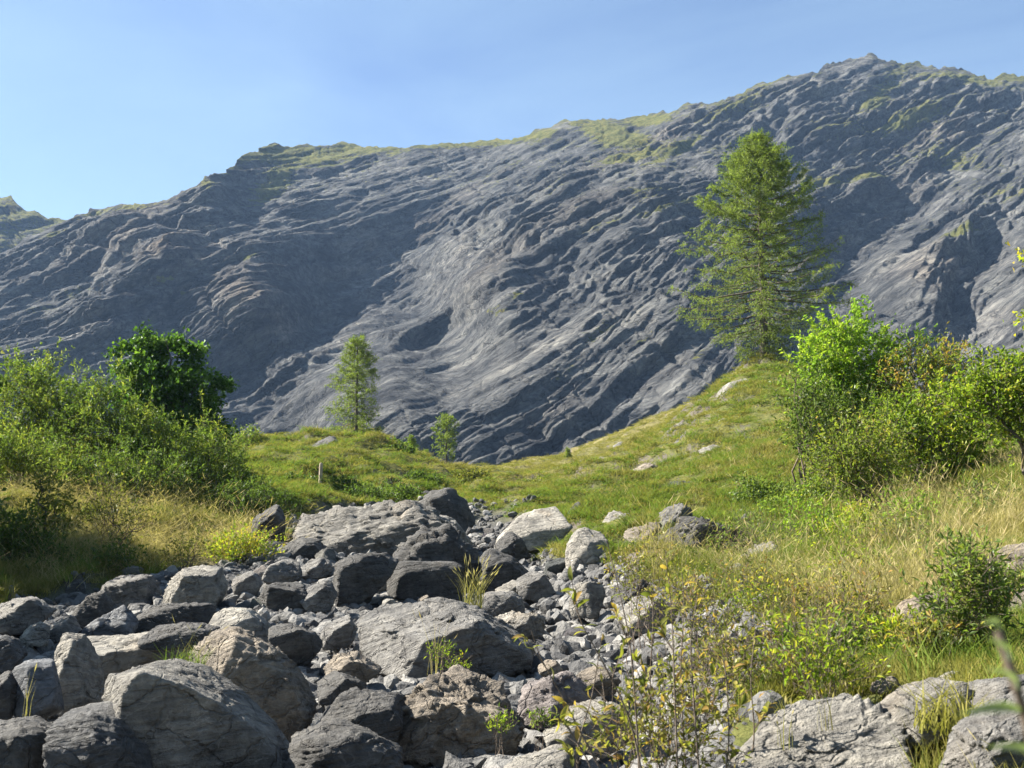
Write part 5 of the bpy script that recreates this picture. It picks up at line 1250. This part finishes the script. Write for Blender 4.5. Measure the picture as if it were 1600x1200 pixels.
# tall saplings close to the camera: every leaf a part
LEAFM = []
def sapling_leaf(k):
    rn = np.random.default_rng(700 + k); n = 6
    V = []; T = []
    for i in range(n + 1):
        t = i / n; w = .36 * math.sin(math.pi * min(1, t * .92 + .06)) ** .8 if i < n else .01
        z = .10 * math.sin(t * 3) - .28 * t * t
        V += [(-w * .5, t, z + .10 * w), (0, t, z - .03), (w * .5, t, z + .10 * w)]; T += [rn.uniform(.0, 1)] * 3
    Fq = []
    for i in range(n):
        a = i * 3; Fq += [(a, a + 1, a + 4, a + 3), (a + 1, a + 2, a + 5, a + 4)]
    T = np.full(len(V), [0.1, .3, .45, .6, .75, .95][k])
    me = mesh_np('leaf', np.array(V), np.array(Fq), True, {'tint': T}); return me
for k in range(6):
    me = sapling_leaf(k); me.materials.append(M_OLIVE); LEAFM.append(me)
def sapling(path, Y, label, seed, side=4, nleaf=26, leaf=.06, r=.006, group='tall saplings near the stream bank', mat=None, name='sapling'):
    rn = np.random.default_rng(seed)
    pts = np.array([P(a, b, Y + (c[0] if c else 0)) for a, b, *c in path])
    g = pts[0].copy(); g[2] = min(g[2], gz(g[0], g[1])); 
    pts = np.vstack([g, pts])
    t = np.linspace(0, 1, len(pts)); tt_ = np.linspace(0, 1, 18)
    C = np.stack([np.interp(tt_, t, pts[:, i]) for i in range(3)], 1)
    C[1:-1] = (C[:-2] + C[1:-1] * 2 + C[2:]) / 4
    segs = [(C[i], C[i + 1], r * (1 - tt_[i] * .7), r * (1 - tt_[i + 1] * .7)) for i in range(17)]
    tips = [(C, 10, 18)]
    for s in range(side):
        i = rn.integers(6, 15); a = C[i]
        L = .16 * np.linalg.norm(C[-1] - C[0]) * rn.uniform(.5, 1.2)
        d = np.array([rn.choice([-1, 1]) * rn.uniform(.4, .8), rn.normal(0, .4), rn.uniform(.7, 1.1)]); d /= np.linalg.norm(d)
        tw = np.array([a + d * L * k / 6 + np.array([0, 0, .04 * L * k * k / 36]) for k in range(7)])
        segs += [(tw[k], tw[k + 1], r * .5 * (1 - k / 8), r * .5 * (1 - (k + 1) / 8)) for k in range(6)]
        tips.append((tw, 2, 7))
    root = link(name, None, loc=g, label=label, cat='sapling', group=group)
    v, f = tubes(segs, 6); link('stem', mesh_np('stem', v - g, f, True), M_TWIG, root)
    for i in range(nleaf):
        tw, a, b = tips[rn.integers(len(tips))]
        k = rn.uniform(a, b - 1.01); i0 = int(k); p = tw[i0] + (tw[i0 + 1] - tw[i0]) * (k - i0)
        st = tw[i0 + 1] - tw[i0]; st /= np.linalg.norm(st)
        d = st * rn.uniform(.5, 1.1) + rn.normal(size=3) * np.array([.75, .6, .35]); d /= np.linalg.norm(d)
        up = rn.normal(size=3) * .5 + np.array([0, 0, 1]); x = np.cross(d, up); x /= np.linalg.norm(x); z = np.cross(x, d)
        s = leaf * rn.uniform(.6, 1.2)
        M = Matrix([[x[j] * s, d[j] * s, z[j] * s, (p - g)[j]] for j in range(3)] + [[0, 0, 0, 1]])
        o = link('leaf', (mat or LEAFM)[rn.integers(len(mat or LEAFM))], None, root)
        o.matrix_local = M
sapling([(1000,1240),(995,1130),(985,1000),(962,900),(948,845)], 5.0, 'tallest bare-stemmed sapling nearest the whitish boulder', 801, 4, 30)
sapling([(1010,1240),(985,1120),(940,1030),(905,970),(893,905)], 4.8, 'sapling leaning left over the wedge-shaped rock', 802, 3, 24)
sapling([(1060,1240),(1055,1100),(1050,960),(1040,860)], 5.2, 'upright sapling with yellow leaves beside the rusty weeds', 803, 4, 28)
sapling([(1095,1240),(1085,1110),(1078,1000),(1090,930)], 5.0, 'shorter sapling leaning slightly right near the middle of the bank', 804, 4, 24)
sapling([(960,1240),(915,1160),(880,1090),(845,1030),(830,985)], 4.7, 'leftmost sapling bending over the purplish boulder', 805, 3, 22)
sapling([(1040,1240),(1020,1150),(1015,1060),(1022,960),(1015,900)], 5.5, 'thin sapling between the tallest and the upright one', 806, 3, 22)
sapling([(1130,1240),(1140,1150),(1135,1060),(1125,990)], 5.3, 'sapling at the edge of the leafy olive-yellow weed bush', 807, 3, 22)
sapling([(935,1240),(920,1190),(890,1140),(860,1110)], 4.6, 'low sapling with few leaves over the gravel', 808, 2, 14)
sapling([(1165,1240),(1180,1150),(1172,1060),(1180,985)], 5.6, 'thin sapling standing before the leafy olive-yellow weed bush', 809, 3, 22)
sapling([(1075,1240),(1068,1150),(1062,1050),(1070,950),(1065,890)], 6.0, 'slim sapling a little behind the upright yellow-leaved one', 810, 3, 22)
sapling([(905,1240),(900,1170),(925,1090),(940,1000)], 5.2, 'sapling leaning right in front of the rounded rock', 811, 3, 18)
# blurred willow shoot right by the lens
LEAFS = []
for k in range(3):
    me = sapling_leaf(k); me.name = 'leaf'; me.materials.append(M_SILVER)
    co = np.empty(len(me.vertices) * 3, np.float32); me.vertices.foreach_get('co', co); co = co.reshape(-1, 3); co[:, 0] *= .42; me.vertices.foreach_set('co', co.ravel()); LEAFS.append(me)
def willow_shoot():
    Y = .75
    g = P(1660, 1330, Y); gg = g.copy(); gg[2] = gz(g[0], g[1])
    root = link('willow_shoot', None, loc=gg, label='out of focus silvery willow shoot close up at the right edge', cat='plant')
    pts = [gg, P(1660, 1330, Y), P(1625, 1200, Y), P(1590, 1080, Y), P(1560, 985, Y)]
    v, f = tubes([(pts[i], pts[i + 1], .004, .003) for i in range(4)], 6)
    link('stem', mesh_np('stem', v - gg, f, True), M_TWIG, root)
    for i, (a, b, c, d) in enumerate([(1600,1115,1510,1098),(1560,985,1553,962),(1590,1080,1560,1030),(1605,1130,1640,1060),(1625,1190,1560,1150),(1620,1190,1680,1120),(1575,1035,1562,985)]):
        p = P(a, b, Y); q = P(c, d, Y - .03); dd = q - p; L = np.linalg.norm(dd); dd /= L
        up = np.array([.2, -.8, .6]); x = np.cross(dd, up); x /= np.linalg.norm(x); z = np.cross(x, dd)
        o = link('leaf', LEAFS[i % 3], None, root)
        s = max(L * .85, .035)
        o.matrix_local = Matrix([[x[j] * s, dd[j] * s, z[j] * s, (p - gg)[j]] for j in range(3)] + [[0, 0, 0, 1]])
willow_shoot()

# ------------------------------------------------------------------ fence post
def fence_post():
    g = on_ground(500, 42, 765)
    root = link('fence_post', None, loc=g, label='weathered wooden post standing alone on the green mound', cat='post')
    h = max(1.0, P(500, 731, 42)[2] - g[2])
    d, f = ico(3)
    n = 10; V = []; Fq = []
    for i, z in enumerate((-.3, 0, h * .4, h * .8, h - .04, h)):
        for k in range(n):
            a = k / n * 6.283; r = .075 * (1 + .08 * math.sin(3 * a + z)) * (1 - .03 * i) * (.75 if i == 5 else 1)
            V.append((r * math.cos(a) + .015 * z, r * math.sin(a), z))
    for i in range(5):
        for k in range(n): Fq.append((i * n + k, i * n + (k + 1) % n, (i + 1) * n + (k + 1) % n, (i + 1) * n + k))
    V.append((.015 * h, 0, h + .015)); top = len(V) - 1
    for k in range(n): Fq.append((5 * n + k, 5 * n + (k + 1) % n, top, top))
    bm = bmesh.new(); vs_ = [bm.verts.new(v) for v in V]
    for q in Fq: bm.faces.new([vs_[i] for i in dict.fromkeys(q)])
    me = bpy.data.meshes.new('shaft'); bm.to_mesh(me); bm.free()
    link('shaft', me, bark_material('weathered_wood', (.22, .18, .13), (.42, .35, .26)), root)
    v, f = tubes([(np.array([-.08, -.075, h * .82]), np.array([-.02, -.11, h * .82]), .012, .012)], 6)
    link('staple', mesh_np('staple', v, f), NT('rusty_iron').surf((.16, .08, .05), 0.6), root)
fence_post()

# ------------------------------------------------------------------ haze
def haze():
    x0, x1, y0, y1, z0, z1 = -1500, 1700, -60, 2600, -8, 440
    y0 = -200; x0 = -1600
    V = [(x, y, z) for x in (x0, x1) for y in (y0, y1) for z in (z0, z1)]
    Fq = [(0, 1, 3, 2), (4, 6, 7, 5), (0, 4, 5, 1), (2, 3, 7, 6), (0, 2, 6, 4), (1, 5, 7, 3)]
    me = mesh_np('haze', np.array(V), np.array(Fq), False)
    m = bpy.data.materials.new('haze'); m.use_nodes = True; t = m.node_tree; t.nodes.clear()
    out = t.nodes.new('ShaderNodeOutputMaterial'); pv = t.nodes.new('ShaderNodeVolumePrincipled')
    pv.inputs['Color'].default_value = (.40, .62, 1.0, 1); pv.inputs['Density'].default_value = HAZE; pv.inputs['Anisotropy'].default_value = 0.1
    t.links.new(pv.outputs[0], out.inputs['Volume'])
    link('haze', me, m, kind='stuff')
if HAZE > 0: haze()
